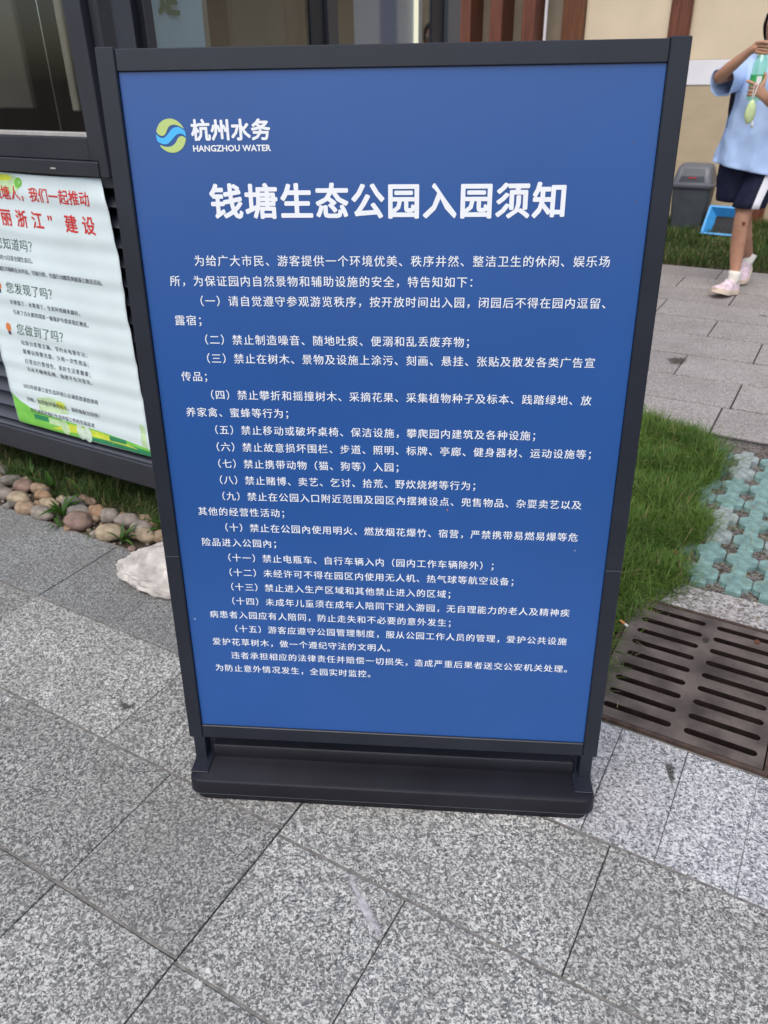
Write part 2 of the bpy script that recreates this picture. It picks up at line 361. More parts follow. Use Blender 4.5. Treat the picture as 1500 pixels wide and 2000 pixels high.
# the far walk
far = rect_sheet('far_walk', [(-6, 6, 3.333, 6.56)], -.009, 'joint', kind='structure')
fr = [3.335, 3.662, 4.014, 4.36, 4.745, 5.115, 5.49, 5.86, 6.21, 6.55]
off = [-.34, -.307, -.63, -.304, -.6, -.98, -.6, -.35, -.8]
for i in range(9):
    L_ = .66; a_ = off[i]-L_*6 if i < 2 else off[i]-L_*5
    while a_ < 2.4:
        slab(far, a_, a_+L_, fr[i], fr[i+1], 'granite_far', .016, ga=.007); a_ += L_
patch('dark_stain', [(-.72, 4.22), (-.69, 4.29), (-.63, 4.30), (-.60, 4.24), (-.62, 4.16), (-.68, 4.14)], 'stain_dark', far, z=.002)
patch('dark_stain', [(-.42, 5.33), (-.37, 5.35), (-.33, 5.33), (-.37, 5.31)], 'stain_dark', far, z=.002)
# concrete margin between drain and turf paving
marg = MB()
NX, NY = 40, 8
for i in range(NX+1):
    for j in range(NY+1):
        a_ = -.4+i*(1.9/NX); b_ = 2.006+j*(.135/NY)
        marg.v.append((a_, b_, -.004+.004*noise2(a_*18, b_*18)+.002*noise2(a_*70, b_*70, 2)))
for i in range(NX):
    for j in range(NY):
        q = i*(NY+1)+j; marg.f.append((q, q+NY+1, q+NY+2, q+1)); marg.m.append(0)
for a0_, a1_ in ((.112, 1.5),):
    marg.add([(a0_, 1.459, -.004), (a1_, 1.459, -.004), (a1_, 2.006, -.004), (a0_, 2.006, -.004)], [(0, 1, 2, 3)])
marg.build('concrete_margin', 'concrete_rough', rot=GRID, kind='structure')
# turf paving: rows of worn teal pavers with open cells
tb = rect_sheet('turf_paving', [(-.40, 1.5, 2.128, 3.333)], -.019, 'gravel_soil', kind='structure')
PA, PB = .0955, .1305
def paver_mesh():
    hw, hh, aw, g_ = .0222, .0145, PA/2-.0016, .0012
    prof = []                                        # right edge, from bottom to top of a two-cell paver
    for k in range(2):
        y0 = -PB+k*PB
        prof += [(hw, y0+(g_ if k == 0 else 0)), (hw, y0+.030), (hw+.003, y0+.0325), (aw-.010, y0+.036), (aw, y0+.048), (aw, y0+PB-.048), (aw-.010, y0+PB-.036), (hw+.003, y0+PB-.0325), (hw, y0+PB-.030)]
    prof.append((hw, PB-g_))
    prof2 = [(x, y) for i, (x, y) in enumerate(prof) if i == 0 or (x, y) != prof[i-1]]
    poly = prof2+[(-x, y) for x, y in reversed(prof2)]
    m = MB(); n = len(poly); c = .0022
    def ring(z, s): return [(x*(1-s/.045) if abs(x) > .01 else x, y*(1-s/PB), z) for x, y in poly]
    rings = [ring(-.03, 0), ring(-c, 0), ring(0, c*.8)]
    o = len(m.v)
    for r_ in rings: m.v += r_
    for i in range(2):
        for j in range(n):
            k = (j+1) % n; m.f.append((i*n+j, i*n+k, (i+1)*n+k, (i+1)*n+j)); m.m.append(0)
    half = n//2                                      # top as a ladder of quads between the two edges
    for j in range(half-1):
        m.f.append((2*n+j, 2*n+j+1, 2*n+n-2-j, 2*n+n-1-j)); m.m.append(0)
    return m
p0 = paver_mesh().build('paver', 'turf_paver', tb); me_t = p0.data; me_w = me_t.copy(); me_w.materials[0] = M('turf_paver_worn')
first = True
for i in range(19):
    ac = -.119-.0955/2-2*PA+i*PA - PA
    for j in range(5):
        bc = 2.2965+j*2*PB
        if bc > 3.33 or ac < -.40: continue
        o = p0 if first else p0.copy()
        if not first: link(o, tb)
        first = False
        o.data = me_w if random.random() < .16 else me_t
        o.location = (ac+random.uniform(-.0015, .0015), bc+random.uniform(-.0015, .0015), random.uniform(-.004, .002))
        o.rotation_euler = (random.uniform(-.02, .02), random.uniform(-.03, .03), random.uniform(-.015, .015))
# ------------------------------------------------------------------ grass
def inpoly(x, y, poly):
    c = np.zeros(x.shape, bool); n = len(poly)
    for i in range(n):
        x0, y0 = poly[i]; x1, y1 = poly[(i+1) % n]
        c ^= ((y0 > y) != (y1 > y)) & (x < (x1-x0)*(y-y0)/(y1-y0+1e-12)+x0)
    return c
def sample(poly, n, bias=None):
    P_ = np.array(poly); lo, hi = P_.min(0), P_.max(0); X = []; Y = []; k = 0
    while k < n:
        x = np.random.uniform(lo[0], hi[0], n*2); y = np.random.uniform(lo[1], hi[1], n*2); ok = inpoly(x, y, poly)
        if bias is not None: ok &= np.random.rand(len(x)) < bias(x, y)
        X.append(x[ok]); Y.append(y[ok]); k += ok.sum()
    return np.concatenate(X)[:n], np.concatenate(Y)[:n]
def clump(x, y, s):
    return .5+.5*np.sin(x*s+1.7*np.sin(y*s*.7+.3))*np.cos(y*s*.9+1.3*np.sin(x*s*.6+2))
def blades(name, x, y, ln, wd, droop=.6, z0=-.02, zs=1, cols=((.035, .085, .012), (.10, .165, .030)), dry=.05, wind=(0, 0), **k):
    n = len(x); ph = np.random.uniform(0, 2*np.pi, n)
    dx, dy = np.cos(ph)+wind[0], np.sin(ph)+wind[1]; nn = np.hypot(dx, dy)+1e-9; dx /= nn; dy /= nn
    sxn, syn = -dy, dx; dr = droop*np.random.uniform(.3, 1.2, n)
    ts = [0, .4, .75, 1.0]; ws = [1, .9, .6, .05]
    V = np.zeros((n, 7, 3)); q = 0
    for t, w_ in zip(ts, ws):
        out = ln*dr*t**1.7; up = zs*ln*(t-.42*np.minimum(dr, 1.6)*t**2.3)
        cx, cy, cz = x+dx*out, y+dy*out, z0+up
        if t < 1:
            V[:, q] = np.stack([cx-sxn*wd*w_/2, cy-syn*wd*w_/2, cz], 1); V[:, q+1] = np.stack([cx+sxn*wd*w_/2, cy+syn*wd*w_/2, cz], 1); q += 2
        else: V[:, q] = np.stack([cx, cy, cz], 1)
    base = (np.arange(n)*7)[:, None]
    quads = np.concatenate([base+np.array([[0, 1, 3, 2]]), base+np.array([[2, 3, 5, 4]])], 0); tris = base+np.array([[4, 5, 6]])
    me = bpy.data.meshes.new(name); me.vertices.add(n*7); me.vertices.foreach_set('co', V.reshape(-1))
    nl = quads.size+tris.size; me.loops.add(nl); me.loops.foreach_set('vertex_index', np.concatenate([quads.reshape(-1), tris.reshape(-1)]).astype(np.int32))
    npol = len(quads)+len(tris); me.polygons.add(npol)
    ls = np.concatenate([np.arange(len(quads))*4, quads.size+np.arange(len(tris))*3]).astype(np.int32); me.polygons.foreach_set('loop_start', ls)
    me.polygons.foreach_set('use_smooth', np.ones(npol, bool)); me.update(calc_edges=True); me.validate()
    c0, c1 = np.array(cols[0]), np.array(cols[1]); m = np.clip(.40*clump(x, y, 9)+.25*clump(x+3, y, 31)+.45*np.random.rand(n)**1.3-.05, 0, 1)[:, None]
    c = c0*(1-m)+c1*m; d = np.random.rand(n) < dry; c[d] = np.array([.30, .25, .11])*np.random.uniform(.6, 1.2, (d.sum(), 1))
    cc = np.repeat(np.concatenate([c, np.ones((n, 1))], 1), 7, 0)
    at = me.color_attributes.new('tint', 'FLOAT_COLOR', 'POINT'); at.data.foreach_set('color', cc.reshape(-1).astype(np.float32))
    me.materials.append(M('blade')); o = bpy.data.objects.new(name, me); o.rotation_euler = GRID
    return link(o, **k)
LAWN = [(-1.74, 1.72), (-1.3, 1.62), (-.40, 1.47), (-.335, 1.475), (-.305, 1.6), (-.318, 1.72), (-.305, 1.84), (-.285, 1.90), (-.275, 1.97), (-.235, 2.02), (-.205, 2.1), (-.215, 2.2), (-.245, 2.28), (-.245, 2.36), (-.205, 2.42), (-.195, 2.5), (-.235, 2.58), (-.27, 2.66), (-.285, 2.78), (-.25, 2.88), (-.235, 2.98), (-.26, 3.08), (-.30, 3.17), (-.34, 3.26), (-.38, 3.325), (-.46, 3.36), (-1.74, 3.36)]
lawn = rect_sheet('lawn_soil', [(-1.79, -.40, 1.48, 3.333)], -.016, 'lawn_dirt', kind='structure')
x, y = sample(LAWN, 68000, lambda x, y: np.where(x > -.8, 1.0, .13))
st = np.random.rand(len(x)) < .25; x = x+st*np.random.normal(0, .030, len(x)); y = y+st*np.random.normal(0, .035, len(x))
ln = np.random.uniform(.03, .10, len(x))*(.6+.8*clump(x, y, 14)); ln *= np.where(np.random.rand(len(x)) < .06, 1.6, 1)*np.where(y < 2.0, .68, 1)
blades('grass', x, y, ln, np.random.uniform(.0014, .0036, len(x)), 1.05, -.016, 1, ((.045, .120, .016), (.20, .315, .060)), .07,
       kind='stuff', label='thick green lawn grass spreading beside the blue notice board and over the pavers', cat='grass')
xs_, ys_ = sample([(-.33, 1.46), (-.22, 1.48), (-.25, 1.9), (-.05, 2.03), (.1, 2.05), (.05, 2.6), (-.1, 2.9), (-.05, 3.1), (-.3, 3.3), (-.3, 1.5)], 420)
blades('dry_grass_bits', xs_, ys_, np.random.uniform(.02, .06, 420), np.random.uniform(.0010, .0018, 420), 1.0, .0015, .08, ((.30, .25, .12), (.5, .43, .22)), .3,
       kind='stuff', label='dry straw bits scattered on the teal pavers near the drain', cat='straw')
FARG = [(-4.0, 6.6), (2.5, 6.58), (2.5, 8.55), (-4.0, 8.55)]
rect_sheet('verge_soil', [(-6, 6, 6.556, 8.6)], -.012, 'soil', kind='structure')
x, y = sample(FARG, 30000, lambda x, y: np.where((x > -1.9) & (x < 0), 1.0, .12))
ln = np.random.uniform(.05, .12, len(x))*(.5+.9*clump(x, y, 6))*(.55+.55*(y-6.55)/2)
blades('verge_grass', x, y, ln*1.25, np.random.uniform(.003, .006, len(x)), .7, -.012, 1, ((.024, .060, .010), (.095, .16, .035)), .14,
       kind='stuff', label='long ragged grass along the foot of the cream wall', cat='grass')
x, y = sample([(-3.4, 1.615), (-1.95, 1.615), (-1.5, 1.55), (-1.45, 1.95), (-3.4, 1.95)], 13000)
ln = np.random.uniform(.03, .085, len(x))*(.5+.9*clump(x, y, 17))
blades('kiosk_grass', x, y, ln, np.random.uniform(.0012, .0026, len(x)), .9, -.016, 1, ((.020, .055, .010), (.085, .15, .034)), .14,
       kind='stuff', label='dark grass growing under the beam of the grey kiosk', cat='grass')
# ------------------------------------------------------------------ cobble border
bed = rect_sheet('stone_border', [(-4.2, -1.36, 1.478, 1.62)], -.012, 'soil', kind='structure')
def stone_mesh(seed):
    bm = bmesh.new(); bmesh.ops.create_icosphere(bm, subdivisions=3, radius=1)
    for v in bm.verts:
        d = v.co.normalized(); from mathutils import noise
        v.co = d*(1+.22*noise.noise(d*1.3+Vector((seed*3.1, 0, 0)))+.09*noise.noise(d*2.8+Vector((0, seed, 0)))+.02*noise.noise(d*8))
    me = bpy.data.meshes.new('stone'); bm.to_mesh(me); bm.free(); me.polygons.foreach_set('use_smooth', [True]*len(me.polygons))
    return me
smesh = [stone_mesh(i) for i in range(6)]
sv = [(m_, j) for m_ in smesh for j in range(6)]
smap = {}
def stone(a_, b_, l_, w_, h_, rz, j):
    key = (random.randrange(6), j)
    if key not in smap:
        me = smesh[key[0]].copy(); me.materials.append(M('stone%d' % j)); smap[key] = me
    o = bpy.data.objects.new('stone', smap[key]); o.scale = (l_*.46, w_*.46, h_*.46); o.location = (a_, b_-.016, h_*.30-.006); o.rotation_euler = (random.uniform(-.15, .15), random.uniform(-.1, .1), rz)
    return link(o, bed)
for (a_, b_, l_, w_, h_, rz, j) in [(-2.428, 1.545, .098, .062, .06, .25, 3), (-2.515, 1.545, .10, .058, .058, .5, 1), (-2.345, 1.512, .09, .06, .055, .35, 0), (-2.262, 1.515, .10, .066, .056, .05, 1),
        (-2.372, 1.606, .075, .045, .05, .35, 5), (-2.43, 1.642, .08, .045, .05, .45, 0), (-2.096, 1.53, .105, .085, .075, .5, 2), (-2.22, 1.615, .10, .06, .055, .2, 4), (-2.165, 1.588, .10, .048, .05, .5, 4),
        (-2.095, 1.612, .082, .058, .06, .1, 5), (-2.034, 1.612, .075, .06, .065, .5, 1), (-1.945, 1.53, .11, .075, .065, .45, 3), (-1.955, 1.618, .10, .06, .06, .6, 1), (-2.578, 1.565, .075, .06, .055, .6, 1),
        (-2.64, 1.608, .08, .062, .06, .7, 0), (-2.585, 1.635, .095, .045, .05, .8, 4), (-2.50, 1.625, .10, .07, .055, .1, 2), (-2.70, 1.66, .10, .07, .05, .1, 4), (-2.302, 1.575, .085, .05, .05, .3, 3),
        (-1.875, 1.60, .09, .06, .06, .4, 1), (-1.825, 1.575, .085, .06, .06, .3, 3), (-2.66, 1.53, .09, .06, .06, .2, 0), (-2.75, 1.55, .1, .065, .06, .4, 3), (-2.80, 1.62, .09, .06, .06, .1, 2), (-2.86, 1.53, .1, .065, .06, .6, 1),
        (-1.76, 1.60, .1, .06, .06, .2, 0), (-1.68, 1.53, .09, .065, .06, .5, 4), (-1.62, 1.60, .1, .06, .06, .1, 2), (-1.54, 1.55, .1, .07, .06, .3, 1), (-1.46, 1.58, .1, .06, .06, .6, 3), (-1.42, 1.51, .09, .06, .06, 0, 0),
        (-2.95, 1.6, .1, .07, .06, .3, 0), (-3.04, 1.54, .1, .06, .06, .5, 1), (-3.12, 1.6, .1, .07, .06, .1, 3)]:
    stone(a_, b_, l_, w_, h_, rz, j)
for q in range(34):
    l_ = random.uniform(.036, .062); stone(-2.9+q*.034+random.uniform(-.01, .01), random.choice([1.505, 1.575, 1.63, 1.66])+random.uniform(-.012, .012), l_, l_*.7, l_*.62, random.uniform(0, 3), random.randrange(6))
for q in range(150):
    a_ = random.uniform(-2.95, -1.7); b_ = random.uniform(1.482, 1.67); l_ = random.choice([.008, .010, .013, .017, .024])
    o = stone(a_, b_, l_, l_*random.uniform(.6, .9), l_*.7, random.uniform(0, 3), random.randrange(6)); o.location.z = -.012+l_*.2; o.name = 'pebble'
# boulder
bm = bmesh.new(); bmesh.ops.create_icosphere(bm, subdivisions=6, radius=1)
from mathutils import noise as MN
for v in bm.verts:
    d = v.co.normalized(); q = 1+.16*MN.noise(d*1.1+Vector((4, 1, 0)))+.07*MN.noise(d*2.6)+.05*MN.noise(d*6)+.028*MN.noise(d*13)+.018*MN.noise(d*27)+.012*MN.noise(d*55)
    p = d*q; p.z = max(p.z, -.25+.05*MN.noise(d*5)); v.co = Vector((p.x*.27, p.y*.125*(1+.15*p.x), p.z*.088*(1+.25*p.x)))
me = bpy.data.meshes.new('boulder'); bm.to_mesh(me); bm.free(); me.polygons.foreach_set('use_smooth', [True]*len(me.polygons)); me.materials.append(M('boulder'))
o = bpy.data.objects.new('boulder', me); o.location = W(-1.500, 1.462, .026); o.rotation_euler = (0, 0, R(-8)); link(o, label='pale pinkish boulder lying on the slabs behind the notice board', cat='rock')
# weeds
def weed(a_, b_, n, ln_, wd_, label, spread=1.0, tint=(.05, .12, .02)):
    t = empty('weed', W(a_, b_, -.012), -YAW, label=label, cat='weed')
    for i in range(n):
        ph = random.uniform(0, 6.283); L_ = ln_*random.uniform(.6, 1.15); w_ = wd_*random.uniform(.7, 1.2); dr = spread*random.uniform(.45, 1.1)
        d = Vector((math.cos(ph), math.sin(ph), 0)); s_ = Vector((-d.y, d.x, 0)); m = MB(); pts = []
        for k in range(6):
            t_ = k/5; c = d*(L_*dr*t_**1.4)+Vector((0, 0, L_*(t_-.55*dr*t_**2.2))); ww = w_*(math.sin(math.pi*min(1, t_*.86+.14))**.8)
            fold = Vector((0, 0, -ww*.18)); pts += [c-s_*ww/2-fold, c, c+s_*ww/2-fold]
        m.add(pts, [(3*k+q, 3*k+q+1, 3*k+q+4, 3*k+q+3) for k in range(5) for q in (0, 1)])
        o = m.build('leaf', 'blade', t, smooth=True); f_ = random.uniform(.7, 1.5)
        at = o.data.color_attributes.new('tint', 'FLOAT_COLOR', 'POINT')
        at.data.foreach_set('color', [q for _ in o.data.vertices for q in (tint[0]*f_, tint[1]*f_, tint[2]*f_, 1)])
    return t
weed(-2.205, 1.535, 13, .105, .016, 'broad-leaved green weed growing between the cobbles below the poster')
weed(-2.15, 1.475, 6, .07, .010, 'small weed tuft hanging over the slab edge beside the cobbles')
weed(-1.885, 1.505, 9, .12, .012, 'leafy weed sprawling in front of the pale boulder')
weed(-1.99, 1.50, 7, .07, .008, 'low weed in the soil gap between the cobbles and the slabs')
weed(-2.40, 1.66, 8, .10, .014, 'weed with upright leaves behind the ochre cobbles', .7)
weed(-2.56, 1.69, 10, .10, .009, 'grassy weed tuft behind the brown cobbles under the kiosk beam', .9)
weed(-1.80, 1.63, 8, .10, .010, 'thin-leaved weed between the pale boulder and the kiosk corner')
weed(-2.28, 1.69, 8, .09, .008, 'narrow-leaved weed in the grass below the poster', .9)
def dead_leaf(a_, b_, z_, ln_, rz, label):
    m = MB(); pts = []
    for k in range(7):
        t = k/6; w_ = ln_*.34*math.sin(math.pi*min(1, t*.95+.05))**.8; c = .10*ln_*math.sin(t*3.0)
        pts += [(ln_*t, -w_, c+.25*w_), (ln_*t, 0, c), (ln_*t, w_, c+.3*w_)]
    m.add(pts, [(3*k+q, 3*k+q+1, 3*k+q+4, 3*k+q+3) for k in range(6) for q in (0, 1)])
    return m.build('dead_leaf', 'dead_leaf', loc=W(a_, b_, z_), rot=(.15, .1, rz), smooth=True, label=label, cat='leaf')
dead_leaf(-.255, 2.235, .035, .022, 1.2, 'small brown dead leaf caught in the lawn beside the pavers')
dead_leaf(.02, 1.93, .006, .020, .4, 'curled brown leaf lying on the drain grate web')
dead_leaf(-1.98, 1.487, -.004, .026, 2.4, 'withered brown leaf between the cobbles and the slab edge')
# ------------------------------------------------------------------ drain grate
dg = empty('drain_grate', W(0, 0, 0), -YAW, label='rusty cast iron drain grate with two columns of slots', cat='drain grate')
def slot_pts(c0, c1, b_, hw, n=6):
    out = []
    for k in range(n+1):
        q = -math.pi/2+math.pi*k/n; out.append((c1-hw+hw*math.cos(q), b_+hw*math.sin(q)))
    for k in range(n+1):
        q = math.pi/2+math.pi*k/n; out.append((c0+hw+hw*math.cos(q), b_+hw*math.sin(q)))
    return out
bm = bmesh.new()
def loop(pts):
    vs = [bm.verts.new((p[0], p[1], 0)) for p in pts]
    return [bm.edges.new((vs[i], vs[(i+1) % len(vs)])) for i in range(len(vs))]
E_ = loop([(GA0+.012, GB0+.012), (GA1-.012, GB0+.012), (GA1-.012, GB1-.012), (GA0+.012, GB1-.012)])
for i in range(9):
    b_ = 1.5165+i*.0548
    for c0, c1 in ((-.270, -.109), (-.080, .080)): E_ += loop(slot_pts(c0, c1, b_, .0098))
bmesh.ops.triangle_fill(bm, use_beauty=True, use_dissolve=False, edges=E_)
def in_slot(p):
    for i in range(9):
        b_ = 1.5165+i*.0548
        for c0, c1 in ((-.270, -.109), (-.080, .080)):
            x_ = min(max(p.x, c0+.0098), c1-.0098)
            if math.hypot(p.x-x_, p.y-b_) < .0096: return True
    return False
bmesh.ops.delete(bm, geom=[f for f in bm.faces if in_slot(f.calc_center_median())], context='FACES_ONLY')
r_ = bmesh.ops.extrude_face_region(bm, geom=list(bm.faces))
bmesh.ops.translate(bm, verts=[v for v in r_['geom'] if isinstance(v, bmesh.types.BMVert)], vec=(0, 0, -.022))
bmesh.ops.recalc_face_normals(bm, faces=bm.faces)
bm.normal_update()
for f in bm.faces: f.material_index = 1 if f.normal.z < .5 else 0  # slot walls take a rust-dark colour that also paints the shade inside them
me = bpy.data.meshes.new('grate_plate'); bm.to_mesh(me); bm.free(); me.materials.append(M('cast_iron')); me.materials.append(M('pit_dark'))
o = bpy.data.objects.new('grate_plate', me); o.location = (0, 0, .003); link(o, dg)
m = MB()
for (a0, a1, b0, b1) in ((GA0, GA1, GB0, GB0+.009), (GA0, GA1, GB1-.009, GB1), (GA0, GA0+.009, GB0+.009, GB1-.009), (GA1-.009, GA1, GB0+.009, GB1-.009)): m.box((a0, b0, -.06), (a1, b1, .0045))
m.build('grate_frame', 'iron_rust', dg)
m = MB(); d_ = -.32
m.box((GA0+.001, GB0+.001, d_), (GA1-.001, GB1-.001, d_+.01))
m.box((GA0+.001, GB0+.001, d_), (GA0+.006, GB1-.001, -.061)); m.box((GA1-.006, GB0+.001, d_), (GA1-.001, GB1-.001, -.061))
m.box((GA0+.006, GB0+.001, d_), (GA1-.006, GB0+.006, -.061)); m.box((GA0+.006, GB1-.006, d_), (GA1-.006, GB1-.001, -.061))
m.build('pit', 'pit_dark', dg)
cg = empty('cigarette_butt', W(-.308, 1.846, .0085), -YAW-R(35), label='orange cigarette butt lying on the corner of the drain grate', cat='cigarette butt')
MB().tube([(-.013, 0, 0), (.006, 0, 0)], .0038, 8).build('filter', 'cigarette_tan', cg, smooth=False)
MB().tube([(.006, 0, 0), (.012, .0004, 0), (.016, 0, -.0005)], [.0038, .0036, .0028], 8).build('ash_end', 'ash_white', cg)
patch('spat_gum', [(-.105, 1.895), (-.095, 1.905), (-.085, 1.895), (-.088, 1.87), (-.1, 1.865), (-.108, 1.88)], 'stain_dark', dg, z=.0042, jit=.2)
# ------------------------------------------------------------------ notice board
TH, LEAN = R(5.132), R(4.90)
sign = empty('notice_board', (-.00175, 1.144, 0), -TH, label='free-standing dark grey framed notice board with blue park rules panel', cat='notice board')
PROT = (math.pi/2-LEAN, 0, 0); PLOC = (-.001, .067, .149); PW, PH = .8, 1.2165
def rrect(hx, y0, y1, r, z, n=5):
    out = []
    for cx, cy, q0 in ((hx-r, y0+r, -90), (hx-r, y1-r, 0), (-hx+r, y1-r, 90), (-hx+r, y0+r, 180)):
        for k in range(n+1):
            q = R(q0+90*k/n); out.append((cx+r*math.cos(q), cy+r*math.sin(q), z))
    return out
BD = .285
m = MB(); m.loft([rrect(.4133, 0, BD-.006, .022, 0), rrect(.4133, 0, BD-.006, .022, .0185), rrect(.4215, -.004, BD-.002, .024, .0195), rrect(.4255, -.006, BD, .026, .0215),
                  rrect(.4245, -.005, BD-.001, .026, .049), rrect(.4225, -.003, BD-.003, .024, .0535), rrect(.418, .0015, BD-.0075, .022, .0555)])
smooth_angle(m.build('base', 'base_plastic', sign), 40)
m = MB(); m.loft([rrect(.4262, -.0067, BD+.0007, .0265, .0205), rrect(.4262, -.0067, BD+.0007, .0265, .0212)]); m.build('parting_line', 'kiosk_alu_side', sign)
m = MB(); m.loft([rrect(.3895, .0666, .195, .006, .0555), rrect(.3885, .0676, .194, .006, .083), rrect(.3855, .0706, .191, .006, .0868)]); smooth_angle(m.build('base_step', 'base_plastic', sign), 40)
for s in (-1, 1):
    m = MB(); m.bbox((-.0145, -.0325, -.0315), (.0145, PH+.0325, .0065), .0016)
    o = m.build('post', 'charcoal_alu', sign, loc=(PLOC[0]+s*(PW/2+.0145), PLOC[1], PLOC[2]), rot=PROT)
    m = MB(); m.bbox((-.0122, -.096, -.0285), (.0122, -.033, .0035), .001); m.build('leg', 'charcoal_alu', sign, loc=(PLOC[0]+s*(PW/2+.0095), PLOC[1], PLOC[2]), rot=PROT)
    m = MB(); m.bbox((-.019, .018, .0556), (.0185, .112, .0586), .0008); m.build('foot_plate', 'charcoal_alu', sign, loc=(PLOC[0]+s*(.4035), 0, 0))
m = MB(); m.bbox((-PW/2+.0002, PH+.0005, -.028), (PW/2-.0002, PH+.0300, .0045), .0012); m.build('top_rail', 'charcoal_alu', sign, loc=PLOC, rot=PROT)
m = MB(); m.bbox((-PW/2+.0002, -.032, -.028), (PW/2-.0002, -.0005, .0045), .0012); m.build('bottom_rail', 'charcoal_alu', sign, loc=PLOC, rot=PROT)
m = MB(); m.box((-PW/2+.001, .001, -.026), (PW/2-.001, PH-.001, -.012)); m.build('back_board', 'charcoal_alu', sign, loc=PLOC, rot=PROT)
m = MB(); m.box((-PW/2+.0006, 0, -.010), (PW/2-.0006, PH, 0)); panel = m.build('panel', 'panel_blue', sign, loc=PLOC, rot=PROT)
for s, v_ in ((-1, .404), (1, .403)):      # seam line across each post
    m = MB(); m.box((-.0147, v_, .0062), (.0147, v_+.0012, .0068)); m.build('seam', 'kiosk_alu_side', sign, loc=(PLOC[0]+s*(PW/2+.0145), PLOC[1], PLOC[2]), rot=PROT)
def text_mesh(body, size, pitch=None, offset=0, res=2):
    c = bpy.data.curves.new('txt', 'FONT'); c.body = body; c.size = size; c.resolution_u = res; c.offset = offset
    if pitch: c.space_character = 1+2*(pitch/size-1)
    o = bpy.data.objects.new('txt', c); COL.objects.link(o); dg_ = bpy.context.evaluated_depsgraph_get()
    me = bpy.data.meshes.new_from_object(o.evaluated_get(dg_)); bpy.data.objects.remove(o); bpy.data.curves.remove(c)
    return me
def bolden(me, r, n):
    """thicken the strokes of a flat lettering mesh: shifted copies on hair-thin steps"""
    if r <= 0: return
    bm = bmesh.new(); bm.from_mesh(me); base = list(bm.faces)
    for k in range(n):
        q = 2*math.pi*k/n; d = bmesh.ops.duplicate(bm, geom=base)
        bmesh.ops.translate(bm, verts=[v for v in d['geom'] if isinstance(v, bmesh.types.BMVert)], vec=(r*math.cos(q), r*math.sin(q), 6e-6*(k+1)))
    bm.to_mesh(me); bm.free()
def text_on(name, body, x0, yc, size, pitch, mat, parent, z=.0006, offset=0, fn=None, skew=0, sx=1, nb=2):
    """x0: centre of the first character, yc: middle of the line"""
    me = text_mesh(body, size, pitch); bolden(me, offset, nb); me.materials.clear(); me.materials.append(M(mat))
    if fn is not None:
        bm = bmesh.new(); bm.from_mesh(me); bmesh.ops.triangulate(bm, faces=bm.faces)
        for k in range(3):
            es = [e for e in bm.edges if e.calc_length() > .008]
            if es: bmesh.ops.subdivide_edges(bm, edges=es, cuts=1); bmesh.ops.triangulate(bm, faces=bm.faces)
        bm.to_mesh(me); bm.free()
    n = len(me.vertices); co = np.empty(n*3); me.vertices.foreach_get('co', co); co = co.reshape(-1, 3)
    co[:, 0] = (co[:, 0]+skew*co[:, 1])*sx+x0-.5*size; co[:, 1] += yc-.375*size; co[:, 2] += z
    if fn is not None: co[:, 2] += fn(co[:, 0], co[:, 1])
    me.vertices.foreach_set('co', co.reshape(-1)); me.update(); me.name = name
    o = bpy.data.objects.new(name, me); return link(o, parent)
X0 = -PW/2
BODY = [("为给广大市民、游客提供一个环境优美、秩序井然、整洁卫生的休闲、娱乐场", 95.4), ("所，为保证园内自然景物和辅助设施的安全，特告知如下：", 51.2),
 ("（一）请自觉遵守参观游览秩序，按开放时间出入园，闭园后不得在园内逗留、", 87.2), ("露宿；", 51.8), ("（二）禁止制造噪音、随地吐痰、便溺和乱丢废弃物；", 88.4),
 ("（三）禁止在树木、景物及设施上涂污、刻画、悬挂、张贴及散发各类广告宣", 88.4), ("传品；", 51.9), ("（四）禁止攀折和摇撞树木、采摘花果、采集植物种子及标本、践踏绿地、放", 88.8),
 ("养家禽、蜜蜂等行为；", 52.9), ("（五）禁止移动或破坏桌椅、保洁设施，攀爬园内建筑及各种设施；", 90), ("（六）禁止故意损坏围栏、步道、照明、标牌、亭廊、健身器材、运动设施等；", 89.5),
 ("（七）禁止携带动物（猫、狗等）入园；", 89.3), ("（八）禁止赌博、卖艺、乞讨、拾荒、野炊烧烤等行为；", 89.2), ("（九）禁止在公园入口附近范围及园区內摆摊设点、兜售物品、杂耍卖艺以及", 90.9),
 ("其他的经营性活动；", 53.8), ("（十）禁止在公园內使用明火、燃放烟花爆竹、宿营，严禁携带易燃易爆等危", 90.5), ("险品进入公园內；", 53.9), ("（十一）禁止电瓶车、自行车辆入内（园内工作车辆除外）；", 90.3),
 ("（十二）未经许可不得在园区内使用无人机、热气球等航空设备；", 89.7), ("（十三）禁止进入生产区域和其他禁止进入的区域；", 90.2), ("（十四）未成年儿童须在成年人陪同下进入游园，无自理能力的老人及精神疾", 89.5),
 ("病患者入园应有人陪同，防止走失和不必要的意外发生；", 53.3), ("（十五）游客应遵守公园管理制度，服从公园工作人员的管理，爱护公共设施", 89.8), ("爱护花草树木，做一个遵纪守法的文明人。", 52.6),
 ("违者承担相应的法律责任并赔偿一切损失，造成严重后果者送交公安机关处理。", 87.8), ("为防止意外情况发生，全园实时监控。", 52.1)]
for i, (s, x0) in enumerate(BODY):
    text_on('text_line', s, X0+x0/1000, .9470-i*.03198, .0182, .01958, 'ink_white', panel, offset=.00013)
text_on('title_text', "钱塘生态公园入园须知", X0+.1484, 1.0363, .0535, .05578, 'ink_white', panel, offset=.0015, nb=10)
text_on('logo_text', "杭州水务", X0+.1177, 1.1376, .0305, .03093, 'ink_white', panel, offset=.0010, nb=10)
